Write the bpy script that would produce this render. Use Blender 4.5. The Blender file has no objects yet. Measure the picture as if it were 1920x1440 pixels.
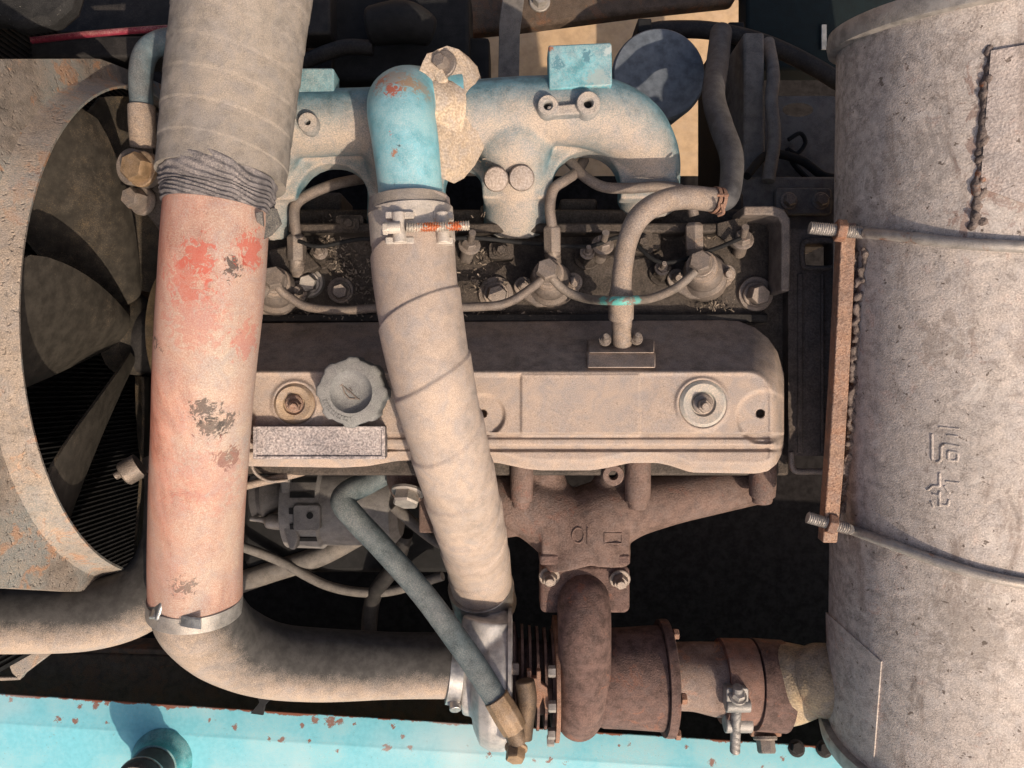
import bpy, bmesh, math, random
import numpy as np
from mathutils import Vector, Matrix, noise as mnoise
R = math.radians
random.seed(7)
sc = bpy.context.scene
C = sc.collection

# ------------------------------------------------------------------ camera, sky, sun, exposure
H = 0.9            # camera height above the rocker cover (metres)
F = 1440.0         # focal length in photograph pixels
cd = bpy.data.cameras.new('camera'); cam = bpy.data.objects.new('camera', cd); C.objects.link(cam)
cam.location = (0, 0, H); cam.rotation_euler = (0, 0, 0)
cd.sensor_fit = 'HORIZONTAL'; cd.sensor_width = 36; cd.lens = 36 * F / 1920
cd.clip_start = 0.01; cd.clip_end = 200
sc.camera = cam
SUN_D = Vector((-0.52, 0.84, -1.0)).normalized()      # the way the sunlight travels
wd = bpy.data.worlds.new('World'); sc.world = wd; wd.use_nodes = True
wn = wd.node_tree; wn.nodes.clear()
sky = wn.nodes.new('ShaderNodeTexSky'); sky.sky_type = 'NISHITA'; sky.sun_disc = False; sky.dust_density = 6.0; sky.air_density = 0.8; sky.ozone_density = 0.6
sky.sun_elevation = math.asin(-SUN_D.z); sky.sun_rotation = math.atan2(-SUN_D.x, -SUN_D.y)
bg = wn.nodes.new('ShaderNodeBackground'); bg.inputs[1].default_value = 0.14
wo = wn.nodes.new('ShaderNodeOutputWorld')
wn.links.new(sky.outputs[0], bg.inputs[0]); wn.links.new(bg.outputs[0], wo.inputs[0])
sl = bpy.data.lights.new('sun', 'SUN'); sl.energy = 4.3; sl.angle = R(0.6); sl.color = (1.0, 0.83, 0.64)
so = bpy.data.objects.new('sun', sl); C.objects.link(so)
so.rotation_euler = SUN_D.to_track_quat('-Z', 'Y').to_euler(); so.location = (0.5, -1.5, 3)
sc.view_settings.view_transform = 'Standard'; sc.view_settings.look = 'None'
sc.view_settings.exposure = -0.12; sc.view_settings.gamma = 1.0
sc.render.engine = 'CYCLES'
sc.cycles.use_denoising = True
sc.cycles.max_bounces = 6; sc.cycles.diffuse_bounces = 4; sc.cycles.glossy_bounces = 3

# ------------------------------------------------------------------ measuring
def P(x, y, z):
    d = H - z
    return Vector(((x - 960) / F * d, (720 - y) / F * d, z))
def U(px, z):
    return px / F * (H - z)

# ------------------------------------------------------------------ materials
MATS = {}
class G:
    """small node-graph helper"""
    def __init__(s, name):
        s.m = bpy.data.materials.new(name); s.m.use_nodes = True
        s.t = s.m.node_tree; s.t.nodes.clear()
        s.out = s.n('ShaderNodeOutputMaterial'); s.b = s.n('ShaderNodeBsdfPrincipled')
        s.l(s.b.outputs[0], s.out.inputs[0])
        s.geo = s.n('ShaderNodeNewGeometry'); s.pos = s.geo.outputs['Position']
    def n(s, t): return s.t.nodes.new(t)
    def l(s, a, b): s.t.links.new(a, b)
    def put(s, sock, v):
        if hasattr(v, 'is_output') or isinstance(v, bpy.types.NodeSocket): s.l(v, sock)
        else: sock.default_value = v
    def mth(s, op, a, b=0.0, c=None, clamp=False):
        k = s.n('ShaderNodeMath'); k.operation = op; k.use_clamp = clamp
        s.put(k.inputs[0], a); s.put(k.inputs[1], b)
        if c is not None: s.put(k.inputs[2], c)
        return k.outputs[0]
    def noise(s, scale, detail=3, rough=.55, vec=None, dist=0.0):
        k = s.n('ShaderNodeTexNoise'); k.inputs['Scale'].default_value = scale
        k.inputs['Detail'].default_value = detail; k.inputs['Roughness'].default_value = rough
        k.inputs['Distortion'].default_value = dist
        s.l(vec if vec is not None else s.pos, k.inputs['Vector'])
        return k.outputs[0]
    def ramp(s, f, lo, hi):
        k = s.n('ShaderNodeMapRange'); k.interpolation_type = 'SMOOTHSTEP'
        s.put(k.inputs[0], f); s.put(k.inputs[1], lo); s.put(k.inputs[2], hi)
        return k.outputs[0]
    def mix(s, f, a, b, mode='MIX'):
        k = s.n('ShaderNodeMix'); k.data_type = 'RGBA'; k.blend_type = mode
        s.put(k.inputs['Factor'], f)
        for sock, v in ((k.inputs[6], a), (k.inputs[7], b)):
            if isinstance(v, tuple): sock.default_value = (*v, 1) if len(v) == 3 else v
            else: s.l(v, sock)
        return k.outputs[2]
    def vec(s, op, a, b):
        k = s.n('ShaderNodeVectorMath'); k.operation = op
        s.put(k.inputs[0], a); s.put(k.inputs[1], b); return k
    def scaled(s, v):
        return s.vec('MULTIPLY', s.pos, v).outputs[0]
DUST = (0.50, 0.385, 0.30)
RUST = (0.20, 0.075, 0.035)
def mk(name, base, dust=.5, dustcol=DUST, up=.35, var=.3, rust=0.0, rustcol=RUST, rough=.8, metal=0.0, bump=.35,
       grain=700, mid=70, big=13, spots=(), speck=0.0, speckcol=(.05,.045,.04), spec=.3, stretch=None, base2=None, pit=0.0, dv=(0,0,1), lump=.35, edge=None, spotscale=130, spotstretch=(1,1,1), streak=0.0, crisp=1.35):
    if name in MATS: return MATS[name]
    g = G(name)
    v = g.scaled(stretch) if stretch else None
    nb = g.noise(big, 4, .6, v); nm = g.noise(mid, 4, .65, v); nf = g.noise(grain, 2, .6)
    col = g.mix(g.ramp(nm, .3, .7), tuple(c * (1 - var) for c in base), tuple(min(1, c * (1 + var)) for c in base))
    if base2: col = g.mix(g.ramp(nb, .42, .6), col, base2)
    if rust > 0:
        nr = g.noise(mid * .45, 6, .7, None, .6)
        rc = g.mix(nf, tuple(c * .55 for c in rustcol), tuple(min(1, c * 1.8) for c in rustcol))
        rm = g.ramp(g.mth('ADD', nr, g.mth('MULTIPLY', nb, .35)), .86 - rust * .5, .94 - rust * .5)
        col = g.mix(rm, col, rc)
    if dust > 0:
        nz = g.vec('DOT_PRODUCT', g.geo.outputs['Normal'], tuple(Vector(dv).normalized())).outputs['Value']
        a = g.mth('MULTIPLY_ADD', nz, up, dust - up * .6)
        a = g.mth('ADD', a, g.mth('MULTIPLY', g.mth('SUBTRACT', nb, .5), .8))
        a = g.mth('ADD', a, g.mth('MULTIPLY', g.mth('SUBTRACT', nm, .5), .38))
        a = g.mth('ADD', a, g.mth('MULTIPLY', g.mth('SUBTRACT', nf, .5), .75), clamp=True)
        if crisp != 1: a = g.mth('MULTIPLY_ADD', g.mth('SUBTRACT', a, .5), crisp, .5, clamp=True)
        lum = sum(dustcol) / 3
        n2 = g.noise(mid * .6, 5, .7, None, .8)
        dtone = g.mix(g.ramp(n2, .36, .70), dustcol, tuple(.86 * (.45 * c + .55 * lum * k) for c, k in zip(dustcol, (1.03, .97, .98))))
        dc = g.mix(g.ramp(nf, .3, .7), g.mix(1.0, dtone, (.78,.77,.76), 'MULTIPLY'), g.mix(1.0, dtone, (1.15,1.15,1.15), 'MULTIPLY'))
        col = g.mix(a, col, dc)
    sn = None
    for (loc, rad, scol, st) in spots:
        d = g.vec('DISTANCE', g.pos, tuple(loc)).outputs['Value']
        if sn is None: sn = g.noise(spotscale, 6, .72, g.scaled(spotstretch), 1.2)
        k = g.mth('ADD', g.mth('DIVIDE', d, rad), g.mth('MULTIPLY', g.mth('SUBTRACT', sn, .5), 5.0))
        msk = g.mth('MULTIPLY', g.ramp(k, .95, .72), st)
        col = g.mix(msk, col, scol)
    if streak > 0:      # long rain and rust streaks plus blotchy stains
        st_ = g.noise(26, 5, .7, g.scaled((1.0, .12, 1.0)), .5); bl = g.noise(34, 6, .75, None, 1.0)
        col = g.mix(g.mth('MULTIPLY', g.ramp(st_, .52, .70), streak), col, (.20,.15,.125))
        col = g.mix(g.mth('MULTIPLY', g.ramp(bl, .54, .66), streak*.8), col, (.17,.14,.125))
        col = g.mix(g.mth('MULTIPLY', g.ramp(bl, .44, .34), streak*.7), col, (.70,.64,.59))
        ps = g.noise(120, 3, .6, None, .3)
        col = g.mix(g.mth('MULTIPLY', g.ramp(ps, .665, .69), .8), col, (.10,.075,.06))
    if edge:
        eo, en, ew, ecol = edge
        q = g.vec('DOT_PRODUCT', g.vec('SUBTRACT', g.pos, tuple(eo)).outputs[0], tuple(en)).outputs['Value']
        q = g.mth('ADD', g.mth('DIVIDE', q, ew), g.mth('MULTIPLY', g.mth('SUBTRACT', g.noise(22, 6, .7), .5), 7.0))
        col = g.mix(g.ramp(q, .6, .2), col, ecol)
        fd = g.ramp(g.noise(5, 3, .5), .5, .72)
        col = g.mix(g.mth('MULTIPLY', fd, .55), col, (.60,.68,.69))
    if speck > 0:
        ns = g.noise(grain * .33, 2, .5, None, .4)
        col = g.mix(g.mth('MULTIPLY', g.ramp(ns, .69, .74), speck), col, speckcol)
    g.l(col, g.b.inputs['Base Color'])
    g.put(g.b.inputs['Roughness'], g.mth('ADD', g.mth('MULTIPLY', nm, .2), rough - .1, clamp=True))
    g.b.inputs['Metallic'].default_value = metal
    g.b.inputs['Specular IOR Level'].default_value = spec
    if bump > 0:
        h = g.mth('ADD', g.mth('MULTIPLY', nf, .55), g.mth('MULTIPLY', nm, lump))
        if pit > 0:
            h = g.mth('SUBTRACT', h, g.mth('MULTIPLY', g.ramp(g.noise(grain * .25, 2, .5), .60, .72), pit))
        bp = g.n('ShaderNodeBump'); bp.inputs['Strength'].default_value = bump; bp.inputs['Distance'].default_value = .0025
        g.l(h, bp.inputs['Height']); g.l(bp.outputs[0], g.b.inputs['Normal'])
    MATS[name] = g.m
    return g.m

# ------------------------------------------------------------------ mesh building
def catmull(pts, sub):
    a = np.array(pts, float); out = []
    n = len(a)
    if n == 2: return [tuple(a[0] + (a[1] - a[0]) * t) for t in np.linspace(0, 1, sub + 1)]
    for i in range(n - 1):
        p0 = a[max(i - 1, 0)] if i > 0 else 2 * a[0] - a[1]
        p1, p2 = a[i], a[i + 1]
        p3 = a[i + 2] if i + 2 < n else 2 * a[-1] - a[-2]
        for k in range(sub):
            t = k / sub
            out.append(.5 * ((2 * p1) + (-p0 + p2) * t + (2 * p0 - 5 * p1 + 4 * p2 - p3) * t * t + (-p0 + 3 * p1 - 3 * p2 + p3) * t ** 3))
    out.append(a[-1]); return [tuple(o) for o in out]
def frame(axis):
    z = Vector(axis).normalized(); x = Vector((1, 0, 0)) if abs(z.x) < .9 else Vector((0, 1, 0))
    x = (x - z * x.dot(z)).normalized(); return x, z.cross(x), z
class MB:
    def __init__(s): s.v = []; s.f = []
    def add(s, vs, fs):
        o = len(s.v); s.v += [tuple(v) for v in vs]; s.f += [tuple(i + o for i in f) for f in fs]; return s
    def rings(s, rs, cap0=True, cap1=True, closed=True):
        n = len(rs[0]); vs = [p for r in rs for p in r]; fs = []
        for i in range(len(rs) - 1):
            for k in range(n if closed else n - 1):
                k2 = (k + 1) % n
                fs.append((i * n + k, i * n + k2, (i + 1) * n + k2, (i + 1) * n + k))
        if cap0: fs.append(tuple(range(n))[::-1])
        if cap1: fs.append(tuple(range((len(rs) - 1) * n, len(rs) * n)))
        return s.add(vs, fs)
    def tubew(s, pts, n=20, sub=6, caps=(True, True), disp=None, oval=None):
        """pts: (X, Y, Z, radius) in metres; disp(length, angle) adds to the radius"""
        q = catmull(pts, sub); pos = [Vector(p[:3]) for p in q]; rad = [p[3] for p in q]
        rs = []; L = 0.0; x = None
        for i, p in enumerate(pos):
            t = (pos[min(i + 1, len(pos) - 1)] - pos[max(i - 1, 0)]).normalized()
            if x is None:
                ref = Vector((0, 0, 1)) if abs(t.z) < .8 else Vector((0, 1, 0))
                x = (ref - t * ref.dot(t)).normalized()
            else: x = (x - t * x.dot(t)).normalized()
            y = t.cross(x)
            if i: L += (p - pos[i - 1]).length
            r = []
            for k in range(n):
                a = 2 * math.pi * k / n; rr = rad[i] + (disp(L, a) if disp else 0)
                ox, oy = oval if oval else (1, 1)
                r.append(p + x * (math.cos(a) * rr * ox) + y * (math.sin(a) * rr * oy))
            rs.append(r)
        return s.rings(rs, *caps)
    def tube(s, pts, **k):
        """pts: (px, py, z, half width in px)"""
        return s.tubew([(*P(x, y, z), U(h, z)) for x, y, z, h in pts], **k)
    def lathe(s, org, axis, prof, n=32, phase=0.0):
        x, y, z = frame(axis); org = Vector(org); rs = []
        for r, h in prof:
            rs.append([org + z * h + (x * math.cos(2 * math.pi * k / n + phase) + y * math.sin(2 * math.pi * k / n + phase)) * max(r, 1e-5) for k in range(n)])
        return s.rings(rs)
    def cyl(s, org, axis, r, h, n=24, b=None, phase=0.0):
        b = min(r, h) * .12 if b is None else b
        return s.lathe(org, axis, [(r, 0), (r, h - b), (r - b, h)], n, phase)
    def hexbolt(s, org, axis, r, h, washer=1.35, phase=0.3):
        o = Vector(org); a = Vector(axis).normalized()
        if washer: s.lathe(o, a, [(r * washer, 0), (r * washer, h * .18), (r * washer * .93, h * .24)], 20)
        s.lathe(o, a, [(r, 0), (r, h * .86), (r * .86, h)], 6, phase); return s
    def box(s, a, b):
        x0, y0, z0 = a; x1, y1, z1 = b
        return s.add([(x0,y0,z0),(x1,y0,z0),(x1,y1,z0),(x0,y1,z0),(x0,y0,z1),(x1,y0,z1),(x1,y1,z1),(x0,y1,z1)],
                     [(0,3,2,1),(4,5,6,7),(0,1,5,4),(1,2,6,5),(2,3,7,6),(3,0,4,7)])
    def prism(s, poly, vec):
        n = len(poly); vec = Vector(vec); a = [Vector(p) for p in poly]
        return s.add(a + [p + vec for p in a], [tuple(range(n))[::-1], tuple(range(n, 2 * n))] + [(i, (i + 1) % n, n + (i + 1) % n, n + i) for i in range(n)])
    def plate(s, pts, z, th):
        """polygon in photograph pixels whose top lies at height z, th thick"""
        return s.prism([P(x, y, z) for x, y in pts], (0, 0, -th))
    def pbox(s, x0, y0, x1, y1, z, th): return s.plate([(x0, y0), (x1, y0), (x1, y1), (x0, y1)], z, th)
    def obox(s, c, hx, hy, hz):
        c = Vector(c); hx, hy, hz = Vector(hx), Vector(hy), Vector(hz)
        vs = [c + hx * i + hy * j + hz * k for k in (-1, 1) for j in (-1, 1) for i in (-1, 1)]
        return s.add(vs, [(0,1,3,2),(4,6,7,5),(0,4,5,1),(2,3,7,6),(0,2,6,4),(1,5,7,3)])
def rpoly(x0, y0, x1, y1, r, n=6):
    out = []
    for cx, cy, a0 in ((x1 - r, y1 - r, 0), (x0 + r, y1 - r, 90), (x0 + r, y0 + r, 180), (x1 - r, y0 + r, 270)):
        for k in range(n + 1):
            a = R(a0 + 90 * k / n); out.append((cx + r * math.cos(a), cy + r * math.sin(a)))
    return out
def disc(x, y, r, n=28): return [(x + r * math.cos(2 * math.pi * k / n), y + r * math.sin(2 * math.pi * k / n)) for k in range(n)]
BASE = {}
def finish(name, mb, mat, base, bevel, sharp, remesh, relax, subd):
    me = bpy.data.meshes.new(name)
    bx, by, bz = base
    me.from_pydata([(x - bx, y - by, z - bz) for x, y, z in mb.v], [], mb.f)
    bm = bmesh.new(); bm.from_mesh(me); bmesh.ops.recalc_face_normals(bm, faces=bm.faces); bm.to_mesh(me); bm.free()
    me.shade_smooth()
    if not remesh: me.set_sharp_from_angle(angle=R(sharp))
    me.materials.append(mat)
    o = bpy.data.objects.new(name, me); C.objects.link(o)
    if bevel:
        k = o.modifiers.new('bevel', 'BEVEL'); k.width = bevel; k.segments = 2; k.limit_method = 'ANGLE'; k.angle_limit = R(40)
    if remesh:
        k = o.modifiers.new('cast', 'REMESH'); k.mode = 'VOXEL'; k.voxel_size = remesh; k.use_smooth_shade = True
        k = o.modifiers.new('relax', 'SMOOTH'); k.factor = .6; k.iterations = relax
    if subd:
        k = o.modifiers.new('sub', 'SUBSURF'); k.levels = subd; k.render_levels = subd
    return o
def tag(o, label, cat, group=None, kind=None):
    if label: o['label'] = label
    if cat: o['category'] = cat
    if group: o['group'] = group
    if kind: o['kind'] = kind
    return o
def thing(name, label, cat, base, group=None):
    o = bpy.data.objects.new(name, None); C.objects.link(o); o.location = base; o.empty_display_size = .02
    BASE[o.name] = Vector(base); return tag(o, label, cat, group)
def part(name, mb, mat, parent, bevel=0, sharp=38, remesh=0, relax=4, subd=0, label=None):
    b = BASE[parent.name]
    o = finish(name, mb, mat, b, bevel, sharp, remesh, relax, subd); o.parent = parent; BASE[o.name] = b
    if label: o['label'] = label
    return o
def solo(name, mb, mat, label, cat, base, group=None, kind=None, bevel=0, sharp=38, remesh=0, relax=4, subd=0):
    o = finish(name, mb, mat, base, bevel, sharp, remesh, relax, subd); o.location = base; BASE[o.name] = Vector(base)
    return tag(o, label, cat, group, kind)
def wob(amp, scale, seed=0.0):
    def f(L, a): return amp * mnoise.noise(Vector((math.cos(a) * 1.3 + seed, math.sin(a) * 1.3, L * scale)))
    return f

# ------------------------------------------------------------------ material set
def drum_at(x, y): return P(x, y, .110 + (720 - y) * .00008)
scar = [(drum_at(1846 - (y-180)*.07, y), .020, (.26,.165,.135), .65) for y in (150, 215, 280, 345, 405)] + [(drum_at(1890, 330), .045, (.30,.20,.17), .5), (drum_at(1700, 300), .05, (.24,.215,.20), .45), (drum_at(1760, 640), .03, (.25,.20,.17), .45), (drum_at(1680, 900), .035, (.27,.21,.18), .4), (drum_at(1820, 1180), .05, (.26,.22,.19), .4), (drum_at(1640, 1060), .03, (.28,.19,.15), .45)]
M = dict(
    cover=mk('cover paint', (.18,.142,.118), dust=.68, dustcol=(.43,.335,.275), up=.7, dv=(0,-.45,1), bump=.45, grain=900, speck=.35),
    head=mk('oily head', (.045,.037,.032), dust=.22, dustcol=(.16,.125,.10), up=.25, bump=.6, grain=500, rough=.75),
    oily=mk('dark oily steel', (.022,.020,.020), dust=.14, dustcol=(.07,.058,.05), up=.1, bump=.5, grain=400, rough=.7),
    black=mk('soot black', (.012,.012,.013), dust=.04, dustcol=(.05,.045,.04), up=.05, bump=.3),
    bolt=mk('dirty bolt steel', (.17,.145,.13), dust=.45, dustcol=(.34,.27,.22), rust=.1, metal=.35, rough=.55, bump=.4),
    zinc=mk('zinc steel', (.46,.46,.46), dust=.28, dustcol=(.5,.42,.34), metal=.85, rough=.38, bump=.25, up=.2),
    alu=mk('cast aluminium', (.42,.42,.43), dust=.35, dustcol=(.52,.45,.38), metal=.45, rough=.5, bump=.35, up=.2),
    brightblue=mk('chipped blue paint', (.13,.44,.53), dust=.10, dustcol=(.50,.46,.42), up=.25, rust=.18, bump=.3, rough=.5, spec=.45, base2=(.16,.47,.56)),
    manifold=mk('dusty blue paint', (.10,.205,.25), speck=.12, crisp=1.25, dust=.46, dustcol=(.43,.345,.28), up=.9, dv=(0,-.8,.75), bump=.45, big=9, rough=.7),
    tabblue=mk('blue tab paint', (.085,.25,.30), dust=.35, speck=.3, dustcol=(.45,.42,.38), up=.1, bump=.3, rough=.6),
    rust=mk('rusty cast iron', (.105,.066,.058), dust=.25, dustcol=(.23,.145,.118), up=.2, rust=.2, rustcol=(.17,.075,.05), bump=.7, grain=520, rough=.9, var=.4),
    rust2=mk('orange rust', (.19,.10,.068), dust=.3, dustcol=(.36,.235,.17), rust=.4, rustcol=(.24,.115,.07), bump=.7, rough=.9),
    exman=mk('brown cast iron', (.13,.085,.07), dust=.35, dustcol=(.24,.165,.14), up=.2, bump=.8, grain=480, rough=.92, rust=.2, rustcol=(.15,.07,.05)),
    rubber=mk('dusty rubber', (.055,.058,.06), dust=.32, dustcol=(.34,.29,.24), up=.5, bump=.2, rough=.75),
    hose=mk('grey rubber hose', (.07,.098,.11), dust=.26, dustcol=(.28,.29,.275), up=.35, bump=.25, rough=.6),
    ally=mk('dusty shade-painted elbow', (.055,.052,.05), dust=.42, dustcol=(.42,.325,.255), up=1.25, dv=(0,-.9,.45), bump=.25, rough=.75, grain=900),  # dust leans to the sun side, painting the upper half as shaded
    wrap=mk('dusty tape wrap', (.24,.205,.18), dust=.66, dustcol=(.48,.375,.305), up=.3, bump=.3, lump=.08, grain=1100, rough=.85, speck=.2),
    wrapg=mk('grey tape wrap', (.19,.175,.16), dust=.42, dustcol=(.36,.30,.245), up=.5, dv=(.35,-.3,1), bump=.45, grain=1000, rough=.85),
    shroud=mk('rusty shroud steel', (.165,.145,.125), dust=.52, dustcol=(.41,.32,.25), up=.3, lump=.8, rust=.28, rustcol=(.28,.14,.07), bump=.7, rough=.85, pit=1.0, big=9, base2=(.15,.19,.195)),
    fan=mk('fan plastic', (.042,.037,.031), dust=.2, dustcol=(.26,.175,.09), up=.3, bump=.2, rough=.7),
    radi=mk('radiator fins', (.018,.018,.019), dust=.08, dustcol=(.05,.046,.042), bump=.2),
    muff=mk('aluminised steel', (.34,.305,.28), streak=.66, dust=.50, dustcol=(.62,.535,.48), spots=scar, spotscale=60, spotstretch=(1,.5,1), up=.3, rust=.16, rustcol=(.33,.22,.18), bump=.4, grain=620, var=.35, pit=.2, rough=.8, speck=.55, speckcol=(.12,.10,.09), mid=90, big=8, metal=.1),
    weld=mk('weld slag', (.115,.09,.082), dust=.25, dustcol=(.30,.235,.20), rust=.22, bump=.9, grain=350, rough=.9),
    rod=mk('rod steel', (.34,.32,.30), dust=.4, dustcol=(.42,.36,.31), rust=.15, metal=.4, rough=.5, bump=.3),
    bar=mk('rusty bar', (.20,.12,.09), dust=.35, dustcol=(.42,.28,.20), rust=.45, rustcol=(.22,.115,.075), bump=1.0, lump=1.4, speck=.7, rough=.9, grain=450),
    ground=mk('sandy earth', (.50,.34,.20), dust=.3, dustcol=(.58,.42,.27), up=0, bump=.5, mid=30, big=4, var=.15),
    pan=mk('gap shade black', (.020,.018,.018), spec=0.0, dust=.0, dustcol=(.04,.036,.032), up=0, bump=.3),  # near-black for the added sheet that stands in for deep shade
    beam=mk('brown frame', (.085,.06,.045), dust=.25, dustcol=(.17,.125,.09), rust=.35, rustcol=(.12,.06,.035), bump=.8, rough=.9),
    plasticcap=mk('grey cap plastic', (.085,.10,.115), dust=.50, dustcol=(.29,.285,.27), up=.4, bump=.55, grain=1100, rough=.8),
    plate=mk('mottled plate', (.12,.11,.12), crisp=2.0, dust=.42, dustcol=(.56,.48,.45), up=.3, bump=.6, grain=420, mid=160, rough=.75),
    steelpipe=mk('dusty steel pipe', (.12,.10,.088), dust=.55, dustcol=(.37,.28,.215), up=.4, bump=.3, rough=.75),
    fuel=mk('fuel pipe', (.13,.11,.10), dust=.45, dustcol=(.28,.22,.18), bump=.3, rough=.65, metal=.2),
    filt=mk('filter can', (.11,.13,.16), dust=.15, dustcol=(.14,.14,.15), bump=.15, rough=.65, up=.1),
    brass=mk('brassy ferrule', (.26,.17,.095), dust=.38, dustcol=(.40,.28,.18), metal=.35, rough=.6, bump=.4, rust=.15),
    greywall=mk('grey frame paint', (.13,.122,.116), dust=.35, dustcol=(.23,.195,.165), bump=.3, up=.1),
    litter=mk('dry litter', (.15,.125,.10), dust=.2, bump=0),
    pinkwire=mk('red wire', (.20,.025,.045), dust=.1, bump=.1, rough=.5),
    yellow=mk('heat-scaled pipe', (.22,.18,.13), dust=.5, dustcol=(.56,.42,.26), rust=.22, rustcol=(.22,.13,.09), bump=.7, rough=.85, up=.3, grain=420),
)

# ================================================================== SETTING
g = MB(); g.add([(-30,-30,-1.3),(30,-30,-1.3),(30,30,-1.3),(-30,30,-1.3)], [(0,1,2,3)])
solo('ground', g, M['ground'], None, None, (0,0,-1.3), kind='structure')
# added dark sheet that keeps the gaps black, open where sunlit ground shows
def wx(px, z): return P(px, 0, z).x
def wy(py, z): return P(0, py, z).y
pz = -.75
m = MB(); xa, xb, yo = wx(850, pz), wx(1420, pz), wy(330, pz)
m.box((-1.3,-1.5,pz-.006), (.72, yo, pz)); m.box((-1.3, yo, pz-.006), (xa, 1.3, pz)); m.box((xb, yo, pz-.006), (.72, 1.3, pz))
solo('gap_shade_sheet', m, M['pan'], None, None, (0,0,pz), kind='structure')

# ================================================================== ENGINE BLOCK AND HEAD
t = thing('engine_block', 'dark oily engine block and cylinder head under the cover', 'engine', P(960, 700, -.3))
m = MB(); m.pbox(330, 470, 1478, 880, -.30, .30); part('block', m, M['oily'], t, bevel=.006)
m = MB(); m.pbox(440, 392, 1480, 892, -.105, .20); part('cylinder_head', m, M['head'], t, bevel=.004)
m = MB(); m.pbox(540, 418, 1400, 436, -.075, .03); part('ledge', m, M['head'], t, bevel=.003)
m = MB(); m.pbox(470, 588, 1440, 604, -.093, .02); part('gasket_rail', m, M['oily'], t, bevel=.002)
m = MB(); m.pbox(300, 560, 450, 900, -.20, .35); m.cyl(P(330, 640, -.18), (-1,0,0), .045, .07, 32); part('front_cover', m, M['oily'], t, bevel=.006)
for (x, y, r) in ((1415, 552, 20), (580, 530, 17), (930, 552, 20), (640, 545, 15)):
    m = MB(); z = -.105
    m.lathe(P(x, y, z), (0,0,1), [(U(r*1.7, z), 0), (U(r*1.6, z), .006), (U(r*1.1, z), .007)], 24)
    m.hexbolt(P(x, y, z+.006), (.1,-.15,1), U(r, z), .020, washer=1.2)
    part('head_bolt', m, M['bolt'] if x != 580 else M['rod'], t)
for (x, y) in ((880, 462), (1130, 462), (1392, 452)):
    m = MB(); a = P(x-6, y+22, -.10); b = P(x+6, y-26, -.045)
    m.tubew([(*a, .0085), (*((a+b)/2), .0085), (*(a+(b-a)*.55), .0085)], n=14, sub=3)
    m.hexbolt(a+(b-a)*.5, b-a, .0105, .012); m.tubew([(*(a+(b-a)*.6), .0045), (*b, .0045)], n=10, sub=2)
    part('stud', m, M['bolt'], t)
m = MB(); m.plate([(1345, 418), (1400, 405), (1405, 455), (1380, 468), (1345, 440)], -.072, .006); part('stud_bracket', m, M['head'], t, bevel=.001)
for x0, x1, y0, y1, zz in ((560, 640, 360, 400, -.14), (1050, 1120, 372, 402, -.13), (1195, 1240, 428, 470, -.085), (1330, 1395, 360, 400, -.12), (900, 1035, 384, 412, -.10)):
    m = MB(); m.pbox(x0, y0, x1, y1, zz, .08); part('casting_lug', m, M['head'], t, bevel=.004)

# rocker cover: one pressed lid, its relief sampled on a fine grid
def smooth(x, a, b):
    q = np.clip((x - a) / (b - a), 0, 1); return q * q * (3 - 2 * q)
XS = np.concatenate([np.arange(440, 1440, 2.2), np.arange(1440, 1470.1, 1.2)])
YS = np.concatenate([np.arange(596, 690, 3.0), np.arange(690, 890.1, 1.7)])
ytop = np.interp(XS, [440, 1350, 1385, 1415, 1440, 1458, 1470], [606, 600, 602, 614, 634, 660, 700])
ybot = np.interp(XS, [440, 460, 640, 690, 745, 800, 900, 935, 985, 1015, 1110, 1145, 1180, 1235, 1260, 1295, 1420, 1440, 1456, 1466, 1470],
                      [860, 874, 877, 874, 864, 862, 866, 868, 879, 882, 882, 876, 868, 868, 874, 886, 888, 883, 870, 850, 832])
ker = np.ones(9) / 9
yb2 = np.convolve(np.pad(ybot, 4, mode='edge'), ker, 'valid'); ybot = np.where(XS < 1425, yb2, ybot)
XX, YY = np.meshgrid(XS, YS, indexing='ij'); YY = np.clip(YY, ytop[:, None], ybot[:, None])
qx = np.maximum(XX - (1450 - 50), 0); qy = np.maximum((694 + 50) - YY, 0)
sd = np.hypot(qx, qy) - 50
up_ = np.maximum(sd, 0)
zz = -.088 * np.clip(up_ / 92, 0, 1.1) - .0022 * smooth(sd, -6, 3) + .0016 * np.exp(-((sd + 5) / 4.0) ** 2)
zz -= .012 * smooth(YY, 811, 816) ; zz += .003 * smooth(YY, 820, 825) * (1 - smooth(YY, 832, 837)) * (XX < 1455)
zz -= .008 * smooth(YY, 835, 841); zz += .0045 * smooth(YY, 843, 848)
dist_b = ybot[:, None] - YY
zz -= .016 * (1 - smooth(dist_b, -2, 22))
zz -= .020 * (1 - smooth(1471 - XX, 0, 22)) ** 1.5
raised = smooth(XX, 976, 979.5) * (1 - smooth(XX, 1198, 1201.5)) * smooth(YY, 700, 704) * (1 - smooth(YY, 817, 820))
zz += .0022 * raised
panel = smooth(XX, 880, 884) * (1 - smooth(XX, 974, 977)) * smooth(YY, 704, 708) * (1 - smooth(YY, 812, 815)); zz -= .0012 * panel
for cx, cy, r, dep in ((908, 778, 42, .006), (1432, 782, 54, .006), (447, 782, 34, .006)):
    d = np.hypot(XX - cx, YY - cy); zz -= dep * (1 - smooth(d, r - 9, r)) * (.55 + .45 * smooth(YY, cy - r, cy + r * .6))
for cx, cy, r in ((553, 757, 41), (1317, 757, 47)):
    d = np.hypot(XX - cx, YY - cy); zz += .003 * np.exp(-((d - r) / 4.5) ** 2); zz -= .003 * (1 - smooth(d, r - 8, r))
for cx, cy, r in ((905, 775, 8), (1425, 775, 8.5)):
    d = np.hypot(XX - cx, YY - cy); zz -= .02 * (1 - smooth(d, r - 2.5, r + .5))
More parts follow.
